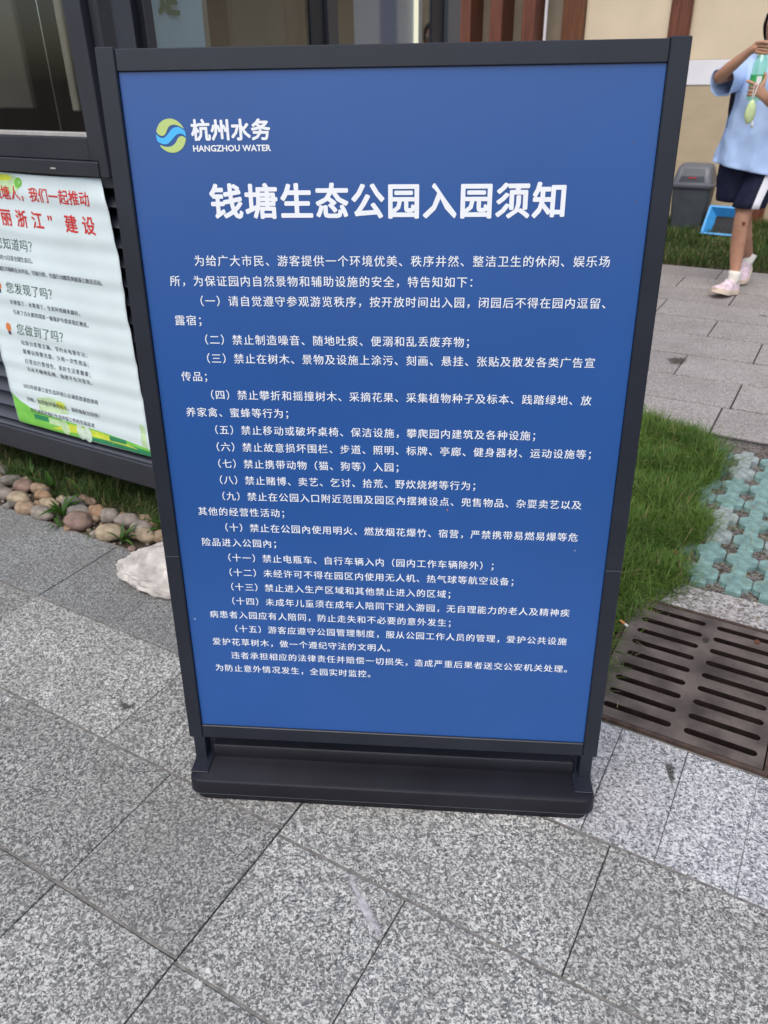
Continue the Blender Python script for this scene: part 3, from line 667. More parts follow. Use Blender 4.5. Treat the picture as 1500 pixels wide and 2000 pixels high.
me = text_mesh("HANGZHOU WATER", .0125); bolden(me, .00035, 6); xsx = [v.co.x for v in me.vertices]; k_ = .1211/(max(xsx)-min(xsx)); me.materials.clear(); me.materials.append(M('ink_white'))
for v in me.vertices: v.co = Vector((X0+.1034+(v.co.x-min(xsx))*k_, 1.1082+v.co.y*.98, .0006+v.co.z))
link(bpy.data.objects.new('logo_latin', me), panel)
def logo_piece(name, pts, mat, z=.0006):
    m = MB(); cx, cy, r = X0+.0708, 1.1304, .0232
    m.add([(cx+x*r, cy+y*r*1.02, z) for x, y in pts], [tuple(range(len(pts)))])
    me = m.build(name, mat, panel)
    bm = bmesh.new(); bm.from_mesh(me.data); bmesh.ops.triangulate(bm, faces=bm.faces); bm.to_mesh(me.data); bm.free(); return me
def smoothc(pts, n=6):
    P_ = [Vector(p) for p in pts]; out = []
    for i in range(len(P_)-1):
        p0_, p1, p2, p3 = P_[max(i-1, 0)], P_[i], P_[i+1], P_[min(i+2, len(P_)-1)]
        for k in range(n):
            t = k/n; out.append(.5*((2*p1)+(p2-p0_)*t+(2*p0_-5*p1+4*p2-p3)*t*t+(3*p1-p0_-3*p2+p3)*t**3))
    out.append(P_[-1]); return [(p.x, p.y) for p in out]
def arc(d0, d1, n=14): return [(math.cos(R(d0+(d1-d0)*k/n)), math.sin(R(d0+(d1-d0)*k/n))) for k in range(n+1)]
logo_piece('logo_lime', smoothc([(.915, .40), (.56, .58), (.22, .64), (-.06, .55), (-.23, .33), (-.37, .11), (-.58, 0), (-.82, .07), (-.965, .26)])+arc(163, 26), 'ink_lime')
logo_piece('logo_cyan', smoothc([(.965, .26), (.69, .46), (.42, .50), (.10, .39), (-.17, .13), (-.37, -.05), (-.60, -.13), (-.84, -.05), (-.99, .10)])
           + arc(178, 194, 4)+smoothc([(-.94, -.31), (-.84, -.39), (-.57, -.49), (-.26, -.46), (.07, -.21), (.34, .03), (.60, .12), (.84, .06), (.995, -.08)])+arc(-2, 12, 4), 'ink_cyan')
logo_piece('logo_lime', smoothc([(.985, -.16), (.82, -.05), (.66, -.03), (.48, -.12), (.32, -.33), (.15, -.50), (-.11, -.63), (-.48, -.64), (-.80, -.53)])+arc(216, 350), 'ink_lime')
for (u_, v_, s_, mt) in ((.508, .515, .0014, 'ink_orange'), (.742, .44, .0009, 'ink_white'), (.013, .262, .0014, 'ink_white'), (.778, 1.035, .002, 'kiosk_alu_side'), (.765, 1.115, .0012, 'kiosk_alu_side')):
    m = MB(); m.add([(X0+u_+s_*math.cos(t)*random.uniform(.5, 1), v_+1.6*s_*math.sin(t)*random.uniform(.5, 1), .0004) for t in (0, 1.2, 2.4, 3.6, 4.8)], [(0, 1, 2, 3, 4)]); m.build('print_fleck', mt, panel)
# ------------------------------------------------------------------ kiosk
kiosk = empty('kiosk', W(0, 0, 0), -YAW, label='dark grey metal kiosk with louvred base and glazed upper walls', cat='kiosk')
KA0, KA1, KB0, KB1 = -4.6, -1.795, 1.70, 3.86
def kbox(name, lo, hi, mat='kiosk_alu', bev=.002, parent=None):
    m = MB(); m.bbox(lo, hi, bev); return m.build(name, mat, parent or kiosk)
kbox('base_beam', (KA0, 1.684, .112), (KA1, 1.80, .202), bev=.004)
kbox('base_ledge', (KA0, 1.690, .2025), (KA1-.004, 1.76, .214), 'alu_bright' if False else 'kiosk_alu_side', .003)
kbox('corner_post', (-1.826, 1.692, .215), (KA1, 1.742, 2.42))
kbox('louvre_backing', (KA0, 1.765, .215), (-1.8265, 1.775, 1.075), 'seal_black', .001)
lm = MB(); lw = (KA0-(-1.827))
lm.loft([[(KA0, 1.700, -.006), (KA0, 1.704, -.010), (KA0, 1.756, .026), (KA0, 1.752, .030)], [(-1.827, 1.700, -.006), (-1.827, 1.704, -.010), (-1.827, 1.756, .026), (-1.827, 1.752, .030)]])
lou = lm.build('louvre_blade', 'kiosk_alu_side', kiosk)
for i in range(15):
    o = lou if i == 0 else link(lou.copy(), kiosk)
    o.location = (0, 0, .236+i*.0568)
kbox('louvre_head', (KA0, 1.690, 1.076), (KA1-.0005, 1.775, 1.108))
kbox('sill', (KA0, 1.668, 1.1085), (-1.868, 1.76, 1.1465), bev=.003)
kbox('window_frame_bottom', (KA0, 1.674, 1.148), (-1.8985, 1.745, 1.2055))
kbox('glazing_bead', (KA0, 1.679, 1.206), (-1.8985, 1.70, 1.2185), 'alu_bright')
kbox('window_jamb', (-1.862, 1.668, 1.1085), (-1.8295, 1.76, 2.42))
kbox('window_jamb', (-1.8975, 1.674, 1.1475), (-1.8625, 1.75, 2.34), 'kiosk_alu')
kbox('window_head', (KA0, 1.674, 2.341), (-1.8625, 1.75, 2.42))
kbox('window_mullion', (-2.98, 1.6735, 1.2195), (-2.90, 1.748, 2.34))
kbox('weep_hole', (-2.062, 1.6672, 1.122), (-2.040, 1.6679, 1.126), 'alu_bright', .0001)
kbox('window_pane', (-2.8995, 1.695, 1.219), (-1.898, 1.701, 2.34), 'glass_window', .0005)
kbox('window_pane', (KA0, 1.695, 1.219), (-2.9805, 1.701, 2.34), 'glass_window', .0005)
# right-hand side wall of the kiosk, seen above the notice board
sx0, sx1 = -1.840, KA1
kbox('side_plinth', (sx0, 1.743, .112), (sx1-.001, KB1, .95), 'kiosk_alu', .003)
kbox('side_sill', (sx0, 1.743, .951), (sx1+.004, KB1-.131, 1.0))
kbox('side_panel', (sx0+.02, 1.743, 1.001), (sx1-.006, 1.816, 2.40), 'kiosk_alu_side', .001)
kbox('side_recess', (sx0, 1.8165, 1.001), (sx1-.022, 1.8545, 2.40), 'seal_black', .001)
kbox('side_stile', (sx0, 1.855, 1.001), (sx1, 1.890, 2.42))
kbox('side_stile', (sx0, 2.672, 1.001), (sx1-.014, 2.758, 2.42), 'seal_black', .004)
kbox('side_stile', (sx0, 2.7585, 1.001), (sx1, 2.825, 2.42))
kbox('side_stile', (sx0, 3.602, 1.001), (sx1-.016, 3.730, 2.42), 'seal_black', .006)
kbox('rear_corner_post', (sx0, 3.7305, .951), (sx1+.002, 3.862, 2.42), 'kiosk_alu_side')
kbox('side_head', (sx0, 1.743, 2.421), (sx1, KB1, 2.48))
kbox('side_pane', (-1.822, 1.8905, 1.001), (-1.817, 2.6715, 2.42), 'glass_window', .0005)
kbox('side_pane', (-1.822, 2.8255, 1.001), (-1.817, 3.6015, 2.42), 'glass_window', .0005)
kbox('rear_wall', (KA0, KB1+.004, .112), (-1.84, KB1+.05, 2.48), 'interior_brown')
kbox('left_wall', (KA0-.05, 1.70, .112), (KA0-.001, KB1+.003, 2.48), 'interior_brown')
kbox('kiosk_floor', (KA0, 1.80, .14), (-1.842, KB1, .18), 'interior_brown')
kbox('roof', (KA0-.2, 1.55, 2.482), (KA1+.12, KB1+.2, 2.62), 'kiosk_alu')
# things and reflection stand-ins inside, dim behind the glass
def inner(name, lo, hi, mat, label, cat):
    m = MB(); m.bbox(lo, hi, .004); o = m.build(name, mat, rot=GRID, label=label, cat=cat); return o
inner('curtain', (-2.88, 1.78, 1.27), (-2.225, 1.80, 2.3), 'interior_olive', 'dull olive curtain hanging behind the kiosk front window', 'curtain')
inner('reflected_batten', (-2.045, 1.77, 1.265), (-2.018, 1.785, 2.3), 'interior_beige', 'slim beige bar inside the kiosk front window standing in for a reflected batten', 'post')  # bar added in place of a batten mirrored in the front glass
inner('reflection_board', (-1.90, 2.33, .185), (-1.87, 2.60, 2.2), 'interior_olive', 'grey-olive board inside the kiosk side window standing in for a reflection', 'board')  # board added in place of the olive reflection on the side glass
inner('door_leaf', (-1.90, 2.605, .185), (-1.86, 2.668, 2.3), 'interior_brown', 'narrow brown door edge inside the kiosk side window', 'door')
inner('wall_strip', (-1.90, 2.135, .185), (-1.87, 2.205, 2.3), 'interior_beige', 'beige strip beside the pale blue poster in the kiosk', 'panel')
bl = empty('window_blind', W(0, 0, 0), -YAW, label='grey-blue ribbed blind behind the kiosk side window', cat='blind')
m0 = None
for i in range(27):
    if m0 is None:
        m = MB(); m.loft([[(-1.856, 0, 1.01), (-1.849, .0035, 1.01), (-1.847, .0075, 1.01), (-1.849, .0115, 1.01), (-1.856, .0150, 1.01)], [(-1.856, 0, 2.35), (-1.849, .0035, 2.35), (-1.847, .0075, 2.35), (-1.849, .0115, 2.35), (-1.856, .0150, 2.35)]])
        m0 = m.build('slat', 'blind', bl); o = m0
    else: o = link(m0.copy(), bl)
    o.location = (0, 3.03+i*.0152, 0)
inner('glow_strip', (-1.852, 3.513, 1.02), (-1.838, 3.535, 2.3), 'strip_white', 'slim glowing white strip standing beside the ribbed blind', 'lamp')
MATS['strip_white'].node_tree.nodes['Principled BSDF'].inputs['Emission Color'].default_value = (1, .93, .68, 1); MATS['strip_white'].node_tree.nodes['Principled BSDF'].inputs['Emission Strength'].default_value = .7  # slim strip emits a little so it stays bright behind the glass
inner('side_board', (-1.87, 3.45, .185), (-1.854, 3.60, 2.3), 'blind', 'grey-blue board behind the white strip in the kiosk', 'board')
# pale blue poster inside the side glass
pb = empty('blue_poster', W(-1.8275, 2.01, 1.30), -YAW+math.pi/2, label='pale blue poster with a green character inside the kiosk side window', cat='poster')
m = MB(); NX, NY = 12, 20
for i in range(NX+1):
    for j in range(NY+1):
        x_ = -.118+.236*i/NX; z_ = j*.80/NY; m.v.append((x_, .002*math.sin(z_*14)+.0015*math.sin(x_*30+z_*6), z_))
for i in range(NX):
    for j in range(NY): q = i*(NY+1)+j; m.f.append((q, q+NY+1, q+NY+2, q+1)); m.m.append(0)
m.build('paper', 'poster_blue', pb, smooth=True)
me = text_mesh('走', .086); bolden(me, .0038, 10); me.materials.clear(); me.materials.append(M('poster_char'))
o = bpy.data.objects.new('character', me); o.rotation_euler = (math.pi/2, 0, 0); o.location = (-.068, -.0050, .2100); link(o, pb)
# ------------------------------------------------------------------ poster taped over the louvres
po = empty('poster', W(-2.54, 1.690, .235), -YAW, label='white public notice poster with red headings and green border over the louvres', cat='poster')
QW, QH = .672, .866
def ripple(x, y):
    x = np.asarray(x, float); y = np.asarray(y, float)
    e = np.clip((x-QW+.09)/.09, 0, 1)*np.clip((y-QH+.16)/.16, 0, 1)
    r_ = .0013*np.sin(y*2*np.pi/.114+.6*np.sin(x*4))+.0007*np.sin(y*2*np.pi/.057+1.5*x)+.0015*np.sin(x*9+y*5)
    return .006+r_-.004*np.clip((.06-y)/.06, 0, 1)+e*.010*np.sin(y*26)
def edge_x(y):     # uneven right edge of the sheet
    return QW-.022*np.clip((y-QH+.075)/.075, 0, 1)**1.3+.003*np.sin(y*23)*np.clip((y-.3)/.2, 0, 1)
m = MB(); NX, NY = 40, 110
for i in range(NX+1):
    for j in range(NY+1):
        y_ = QH*j/NY; x_ = float(edge_x(y_))*i/NX; m.v.append((x_, y_+.0015*math.sin(x_*11), float(ripple(x_, y_))))
for i in range(NX):
    for j in range(NY): q = i*(NY+1)+j; m.f.append((q, q+NY+1, q+NY+2, q+1)); m.m.append(0)
PR = (math.pi/2, 0, 0)
paper = m.build('paper', 'paper', po, rot=PR, smooth=True)
sm = paper.modifiers.new('thickness', 'SOLIDIFY'); sm.thickness = .0004; sm.offset = -1
def ptext(s, a_, z_, size, pitch, mat, off=0, skew=0, nm='text_line', sx=1):
    return text_on(nm, s, a_+2.54, z_-.235, size, pitch, mat, paper, z=.0009, offset=off, fn=ripple, skew=skew, sx=sx, nb=6 if off > .0005 else 2)
ptext("钱塘人，我们一起推动", -2.308-.0432, 1.044, .043, .0432, 'ink_red', .0007, nm='heading_text')
for k_, ch_ in enumerate("“美丽浙江”建设"): ptext(ch_, -2.337-.148+.0742*k_, .970, .054, .0742, 'ink_red', .0012, nm='heading_character')
ptext("您知道吗？", -2.368-.041, .887, .040, .041, 'ink_darkgreen', 0, .12, nm='question_text')
ptext("8月15日是全国生态日。", -2.402-.012, .842, .0172, .0168, 'ink_grey', .0002)
ptext("辖区开展的五水共治、垃圾分类、光盘行动都是美丽浙江建设活动。", -2.414-.017, .8045, .0172, .0166, 'ink_grey', .0002)
ptext("您发现了吗？", -2.405, .743, .040, .0412, 'ink_darkgreen', 0, .12, nm='question_text')
ptext("天更蓝了、水更清了、生态环境越来越好。", -2.41, .6955, .0172, .0184, 'ink_grey', .0002)
ptext("引来了白头鹤等国家一级保护鸟类来我区栖息。", -2.409, .661, .0172, .0178, 'ink_grey', .0002)
ptext("您做到了吗？", -2.40, .603, .041, .042, 'ink_darkgreen', 0, .12, nm='question_text')
for s, z_ in (("垃圾分类要正确、节约水电要牢记；", .556), ("就餐记得要光盘、少用一次性用品；", .525), ("日常出行要绿色、美好生活要健康；", .4905), ("污水不随地乱倒、拖把不在河里洗。", .461)):
    ptext(s, -2.405, z_, .0185, .0210, 'ink_grey', .0002)
ptext("2023年度浙江省生态环境公众满意度调查即将", -2.449, .3925, .0185, .0187, 'ink_grey', .0002)
ptext("开始，如您接到调查电话，请积极配合回答！", -2.448, .3425, .0185, .0190, 'ink_grey', .0002)
ptext("您的满意是我们生态环保工作的至高追求", -2.443, .3005, .0180, .0181, 'ink_grey', .0002)
def pprint(name, pts, mat, z=.0005):
    """flat printed shape on the sheet, cut fine enough to follow the ripples"""
    bm = bmesh.new(); vs = [bm.verts.new((p[0]+2.54, p[1]-.235, 0)) for p in pts]; bm.faces.new(vs)
    bmesh.ops.triangulate(bm, faces=bm.faces)
    for k in range(4):
        es = [e for e in bm.edges if e.calc_length() > .02]
        if es: bmesh.ops.subdivide_edges(bm, edges=es, cuts=1); bmesh.ops.triangulate(bm, faces=bm.faces)
    for v in bm.verts: v.co.z = float(ripple(v.co.x, v.co.y))+z
    bmesh.ops.recalc_face_normals(bm, faces=bm.faces)
    me = bpy.data.meshes.new(name); bm.to_mesh(me); bm.free(); me.materials.append(M(mat)); return link(bpy.data.objects.new(name, me), paper)
ell = lambda a_, z_, ra, rz, n=18, t=0: [(a_+ra*math.cos(q)*math.cos(t)-rz*math.sin(q)*math.sin(t), z_+ra*math.cos(q)*math.sin(t)+rz*math.sin(q)*math.cos(t)) for q in [2*math.pi*k/n for k in range(n)]]
pprint('printed_band', [(-2.538, .237), (-1.870, .237), (-1.870, .262), (-1.95, .272), (-2.1, .283), (-2.3, .292), (-2.42, .300), (-2.50, .325), (-2.538, .35)], 'ink_green', .0004)
pprint('printed_band', [(-2.20, .2372), (-1.8705, .2372), (-1.8705, .255), (-2.0, .262), (-2.15, .252)], 'ink_deepgreen', .00055)
pprint('printed_swoosh', [(-2.36, .246), (-2.15, .256), (-1.93, .252), (-2.1, .279), (-2.25, .283)], 'ink_yellow', .0006)
pprint('printed_block', [(-2.44, .268), (-2.365, .268), (-2.365, .288), (-2.44, .288)], 'ink_deepgreen', .0006)
pprint('printed_block', [(-2.362, .263), (-2.30, .263), (-2.30, .286), (-2.362, .286)], 'ink_palegreen', .00062)
pprint('printed_block', [(-2.065, .258), (-1.985, .258), (-1.985, .275), (-2.065, .275)], 'ink_deepgreen', .0007)
pprint('printed_block', [(-2.40, .305), (-2.36, .31), (-2.25, .318), (-2.25, .365), (-2.33, .37), (-2.40, .355)], 'ink_palegreen', .0003)
pprint('printed_block', [(-2.30, .335), (-2.26, .335), (-2.26, .36), (-2.30, .36)], 'ink_yellow', .00045)
pprint('printed_block', [(-1.91, .262), (-1.885, .262), (-1.882, .35), (-1.905, .35)], 'ink_palegreen', .0003)
pprint('printed_leaf', ell(-2.282, .262, .020, .027, t=.15), 'ink_palegreen', .0008)
pprint('printed_leaf', ell(-2.205, .262, .018, .030, t=.1), 'ink_leaf', .0008)
pprint('printed_leaf', ell(-2.172, .258, .020, .030, t=-.1), 'ink_leaf', .00095)
pprint('printed_foliage', ell(-2.40, 1.075, .10, .024, t=.02), 'ink_palegreen', .0003)
pprint('printed_foliage', ell(-2.29, 1.070, .06, .028, t=.1), 'ink_palegreen', .00035)
pprint('printed_foliage', ell(-2.31, 1.088, .045, .010), 'ink_yellow', .0005)
pprint('printed_foliage', ell(-2.24, 1.075, .02, .014, t=.5), 'ink_green', .00045)
for bz in (.600, .743):
    pprint('bulb_print', ell(-2.458, bz+.004, .013, .015), 'ink_orange', .0006); pprint('bulb_print', [(-2.465, bz-.022), (-2.452, bz-.022), (-2.451, bz-.010), (-2.466, bz-.010)], 'ink_grey', .0006)
for z_ in (.374, .326):
    pprint('rule_line', [(-2.455, z_), (-2.08, z_), (-2.08, z_+.0012), (-2.455, z_+.0012)], 'ink_leaf', .0005)
# ------------------------------------------------------------------ cream building behind
bld = empty('building', W(0, 8.6, 0), -YAW, label='cream walled building with brown timber battens and fins', cat='building')
def bbx(name, lo, hi, mat, bev=.003, parent=None):
    m = MB(); m.bbox(lo, hi, bev); return m.build(name, mat, parent or bld)
bbx('wall', (-2.69, 0, 1.388), (6, .18, 4.2), 'wall_cream')
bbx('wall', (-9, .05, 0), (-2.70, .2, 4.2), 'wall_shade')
bbx('lower_wall', (-2.69, .004, 0), (6, .18, 1.184), 'wall_tan')
bbx('white_band', (-2.69, -.004, 1.186), (6, .18, 1.386), 'wall_band')
bbx('skirting', (-1.2, -.02, 0), (-.9, -.001, .07), 'black_dull')
for a0, a1 in ((-2.905, -2.692), (-1.903, -1.714), (-.925, -.79), (.1, .28), (1.1, 1.28)):
    bbx('batten', (a0, -.05, 0), (a1, -.0045, 4.2), 'wood_brown' if a0 < -2 else 'wood_red', .006)
for i in range(9):
    a_ = -3.13-i*.331
    bbx('fin', (a_-.10, -.26, 0), (a_+.028, .048, 4.2), 'wood_red', .004)
bbx('white_conduit', (-3.062, -.12, 0), (-3.037, -.09, 4.2), 'wall_band', .006)
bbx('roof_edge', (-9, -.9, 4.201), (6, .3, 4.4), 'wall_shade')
# litter bin
def rr(cx, cy, hx, hy, r, z, n=4):
    out = []
    for sx, sy, q0 in ((1, -1, -90), (1, 1, 0), (-1, 1, 90), (-1, -1, 180)):
        for k in range(n+1):
            q = R(q0+90*k/n); out.append((cx+sx*(hx-r)+r*math.cos(q), cy+sy*(hy-r)+r*math.sin(q), z))
    return out
lb = empty('litter_bin', W(-1.386, 8.16, -.012), -YAW, label='grey plastic litter bin with domed flap lid in the grass', cat='litter bin')
m = MB(); m.loft([rr(0, 0, .135, .12, .03, 0), rr(0, 0, .138, .122, .03, .01), rr(0, 0, .168, .15, .035, .38), rr(0, 0, .178, .16, .035, .385), rr(0, 0, .178, .16, .035, .40)]); smooth_angle(m.build('body', 'bin_grey', lb), 40)
m = MB(); m.loft([rr(0, 0, .188, .17, .04, .398), rr(0, 0, .190, .172, .04, .418), rr(0, 0, .176, .158, .04, .424), rr(0, 0, .160, .145, .045, .49), rr(0, 0, .148, .11, .04, .55), rr(0, 0, .13, .08, .04, .578), rr(0, 0, .10, .055, .03, .585)]); smooth_angle(m.build('lid', 'bin_lid', lb), 40)
m = MB(); m.loft([[(-.11, -.158, .445), (.11, -.158, .445), (.11, -.148, .447), (-.11, -.148, .447)], [(-.10, -.152, .49), (.10, -.152, .49), (.10, -.142, .492), (-.10, -.142, .492)], [(-.095, -.122, .546), (.095, -.122, .546), (.095, -.112, .548), (-.095, -.112, .548)]]); m.build('flap', 'bin_grey', lb)
m = MB(); m.box((-.03, -.1612, .472), (.0, -.1585, .482)); m.box((.01, -.1612, .472), (.035, -.1585, .482)); m.build('red_mark', 'ink_red', lb)
# blue tray
tr = empty('blue_tray', W(-1.02, 7.98, .02), -YAW, label='bright blue plastic tray tipped against the wall beside the litter bin', cat='tray')
def tray_ring(hx, hy, z): return [(-hx, -hy, z), (hx, -hy, z), (hx, hy, z), (-hx, hy, z)]
m = MB(); m.loft([tray_ring(.125, .09, 0), tray_ring(.175, .13, .085), tray_ring(.185, .14, .085), tray_ring(.185, .14, .092), tray_ring(.165, .122, .092), tray_ring(.118, .085, .006)], cap=False)
m.add(tray_ring(.125, .09, 0), [(3, 2, 1, 0)]); m.build('shell', 'plastic_blue', tr, loc=(0, .03, .055), rot=(R(52), 0, R(-6)))
m = MB(); m.add(tray_ring(.119, .086, .0065), [(0, 1, 2, 3)]); m.build('dark_inside', 'black_dull', tr, loc=(0, .03, .055), rot=(R(52), 0, R(-6)))
# ------------------------------------------------------------------ person
PC = Vector((2.41, 5.50, 0)); PF = Vector((-.62, -.785, 0)).normalized(); PRt = Vector((PF.y, -PF.x, 0))
def Q(f, r, u): return PC+PF*f+PRt*r+Vector((0, 0, u))
per = empty('person', PC, 0, label='person in light blue shirt and navy shorts walking with a green bottle', cat='person')
def L_(p): return Vector(p)-PC
def skin_body():
    V = []; E = []; Rr = []
    def add(p, r, prev=None):
        V.append(L_(p)); Rr.append(r if hasattr(r, '__len__') else (r, r)); i = len(V)-1
        if prev is not None: E.append((prev, i))
        return i
    pel = add(Q(0, 0, .86), (.12, .095)); sp = add(Q(0, 0, 1.05), (.11, .085), pel); ch = add(Q(.01, 0, 1.22), (.125, .09), sp)
    nk = add(Q(0, 0, 1.375), .05, ch); n2 = add(Q(.015, 0, 1.44), .047, nk); h1 = add(Q(.035, 0, 1.495), (.062, .07), n2); h2 = add(Q(.03, 0, 1.56), (.078, .09), h1); h3 = add(Q(.02, 0, 1.625), (.058, .068), h2)
    # raised right arm
    s = add((2.285, 5.598, 1.325), .052, ch); e0 = add((2.16, 5.505, 1.30), .042, s); e = add((2.055, 5.42, 1.277), .036, e0); m_ = add((2.10, 5.345, 1.34), .036, e)
    wr = add((2.150, 5.262, 1.408), (.024, .027), m_); pa = add((2.168, 5.222, 1.438), (.020, .034), wr)
    for k, (dx, dz, l) in enumerate(((0, .022, 1), (.004, .004, 1.05), (.004, -.014, 1), (0, -.030, .85))):
        a = add((2.172+dx, 5.190, 1.438+dz*.9), .0105, pa); b = add((2.186+dx, 5.150+.004*k, 1.436+dz), .0095, a); c = add((2.212+dx, 5.127+.004*k, 1.430+dz*l), .0085, b); add((2.236, 5.136+.003*k, 1.426+dz*l), .0075, c)
    a = add((2.190, 5.222, 1.455), .011, pa); b = add((2.222, 5.208, 1.462), .0098, a); add((2.244, 5.190, 1.455), .0085, b)
    # left arm, hand on the bottle
    s = add((2.535, 5.402, 1.325), .052, ch); e0 = add((2.49, 5.31, 1.2), .043, s); e = add((2.44, 5.225, 1.09), .036, e0); m_ = add((2.33, 5.16, 1.135), .035, e)
    wr = add((2.232, 5.108, 1.185), (.024, .028), m_); pa = add((2.200, 5.102, 1.222), (.018, .034), wr)
    for k, (dz, ln) in enumerate(((.034, 1.0), (.012, .8), (-.008, .78), (-.026, .66))):
        tip = [(2.172, 5.112, 1.247), (2.140, 5.125, 1.262), (2.118, 5.140, 1.270)] if k == 0 else [(2.172, 5.110, 1.222+dz*.8), (2.152, 5.128, 1.222+dz), (2.150, 5.158, 1.222+dz)]
        a = add(tip[0], .0105, pa); b = add(tip[1], .0095, a); add(tip[2], .0082, b)
    a = add((2.212, 5.112, 1.258), .011, pa); b = add((2.222, 5.122, 1.288), .0098, a); add((2.214, 5.128, 1.312), .0082, b)
    # legs
    h = add((2.475, 5.447, .80), (.085, .085), pel); k_ = add((2.41, 5.41, .63), .066, h); k = add((2.352, 5.375, .485), (.050, .052), k_); k3 = add((2.355, 5.372, .42), .049, k); c = add((2.362, 5.378, .32), (.050, .053), k3); a = add((2.366, 5.345, .135), (.030, .033), c); add((2.362, 5.335, .07), .034, a)
    h = add((2.345, 5.553, .80), (.085, .085), pel); k_ = add((2.40, 5.555, .62), .066, h); k = add((2.445, 5.56, .47), (.050, .052), k_); c = add((2.515, 5.645, .32), (.050, .053), k); a = add((2.60, 5.705, .16), (.030, .033), c); add((2.61, 5.69, .10), .034, a)
    me = bpy.data.meshes.new('body'); me.from_pydata([v[:] for v in V], E, [])
    o = bpy.data.objects.new('body', me); COL.objects.link(o)
    sk = o.modifiers.new('skin', 'SKIN'); sk.use_smooth_shade = True; sk.branch_smoothing = .3
    for i, d in enumerate(me.skin_vertices[0].data): d.radius = Rr[i]; d.use_root = (i == 0)
    sb = o.modifiers.new('sub', 'SUBSURF'); sb.levels = 2; sb.render_levels = 2
    dg_ = bpy.context.evaluated_depsgraph_get(); m2 = bpy.data.meshes.new_from_object(o.evaluated_get(dg_)); bpy.data.objects.remove(o)
    m2.materials.clear(); m2.materials.append(M('skin')); m2.polygons.foreach_set('use_smooth', [True]*len(m2.polygons)); m2.name = 'body'
    return link(bpy.data.objects.new('body', m2), per)
skin_body()
def ell_ring(c, ax, ay, rx, ry, n=32, wob=0, ph=0):
    return [L_(c)+ax*(rx*math.cos(t)*(1+wob*math.sin(7*t+ph)+wob*.6*math.sin(11*t+2*ph)))+ay*(ry*math.sin(t)*(1+wob*math.sin(7*t+ph))) for t in [2*math.pi*k/n for k in range(n)]]
# shirt: torso and sleeves, dark side stripe
NS = 40; shp = [(.765, .235, .165, .045), (.80, .232, .162, .042), (.85, .225, .156, .045), (.90, .218, .150, .036), (.95, .213, .146, .042), (1.0, .208, .142, .030), (1.05, .205, .138, .036), (1.1, .202, .135, .026), (1.15, .201, .132, .03), (1.2, .200, .128, .018), (1.27, .198, .122, .008), (1.325, .175, .105, 0), (1.365, .115, .085, 0), (1.392, .076, .072, 0), (1.402, .072, .068, 0)]
rings = []
for i, (z_, rx, ry, wb) in enumerate(shp):
    rg = ell_ring(Q(.012, 0, z_), PRt, PF, rx, ry, NS, wb, i*.62+.5*math.sin(i*1.9))
    if i < 3: rg = [p+Vector((0, 0, .10*((p.dot(PRt))/.2)*.28*(1-i/3))) for p in rg]
    rings.append(rg)
def shirt_m(i, j): return 1 if (2 <= j <= 3 and 5 <= i <= 9) else 0
m = MB(); m.loft(rings, cap=False, mfun=shirt_m)
def sleeve(m, s, e, t1, r0, r1, sag):
    s, e = Vector(s), Vector(e); d = (e-s).normalized(); y_ = d.cross(Vector((0, 0, 1))).normalized(); z_ = y_.cross(d)
    rg = []
    for k in range(7):
        t = -.28+(t1+.28)*k/6; r = r0+(r1-r0)*k/6; c = s+(e-s)*t-Vector((0, 0, sag*max(0, t)))
        rg.append([L_(c)+y_*(r*.92*math.cos(q)*(1+.03*math.sin(5*q+k)))+z_*(r*math.sin(q)*(1+.04*math.sin(4*q+k))) for q in [2*math.pi*n/24 for n in range(24)]])
    m.loft(rg, cap=False)
sleeve(m, (2.285, 5.598, 1.31), (2.055, 5.42, 1.277), .80, .088, .084, .035)
sleeve(m, (2.535, 5.402, 1.31), (2.44, 5.225, 1.09), .66, .088, .088, .0)
sh = m.build('shirt', ['shirt', 'shirt_dark'], per, smooth=True); sf = sh.modifiers.new('cloth', 'SOLIDIFY'); sf.thickness = .003
def folds(o, scale, amount, vert):
    me = o.data; bm = bmesh.new(); bm.from_mesh(me); bmesh.ops.subdivide_edges(bm, edges=bm.edges, cuts=2, use_grid_fill=True, smooth=.6); bm.normal_update()
    for v in bm.verts:
        q = Vector((v.co.x*scale, v.co.y*scale, v.co.z*scale*vert)); n = 1-abs(MN.noise(q))*2.2
        v.co += v.normal*amount*(.8*n+.6*MN.noise(q*2.3)-.5)
    bm.to_mesh(me); bm.free(); me.polygons.foreach_set('use_smooth', [True]*len(me.polygons))
folds(sh, 11, .011, .38)
# shorts
m = MB(); wst = ell_ring(Q(0, 0, .90), PRt, PF, .155, .12, 28)
def leg_short(cs, side):
    rg = []
    for (c, rx, ry) in cs: rg.append(ell_ring(c, PRt, PF, rx, ry, 28, .02, rx*90))
    m.loft(rg, cap=False, mfun=lambda i, j: 1 if (side < 0 and 9 <= j <= 10) else 0)
leg_short([((2.455, 5.455, .90), .12, .125), ((2.47, 5.447, .78), .118, .128), ((2.43, 5.42, .66), .106, .112), ((2.395, 5.40, .545), .100, .104)], -1)
leg_short([((2.37, 5.54, .90), .12, .125), ((2.345, 5.553, .78), .118, .125), ((2.345, 5.56, .66), .112, .112), ((2.352, 5.56, .562), .108, .108)], 1)
so_ = m.build('shorts', ['shorts', 'white_cloth'], per, smooth=True); sf = so_.modifiers.new('cloth', 'SOLIDIFY'); sf.thickness = .004; folds(so_, 13, .009, .5)
MB().tube([L_((2.350, 5.324, .465)), L_((2.352, 5.322, .447))], [.010, .007], 8).build('knee_graze', 'skin_scab', per, smooth=True)
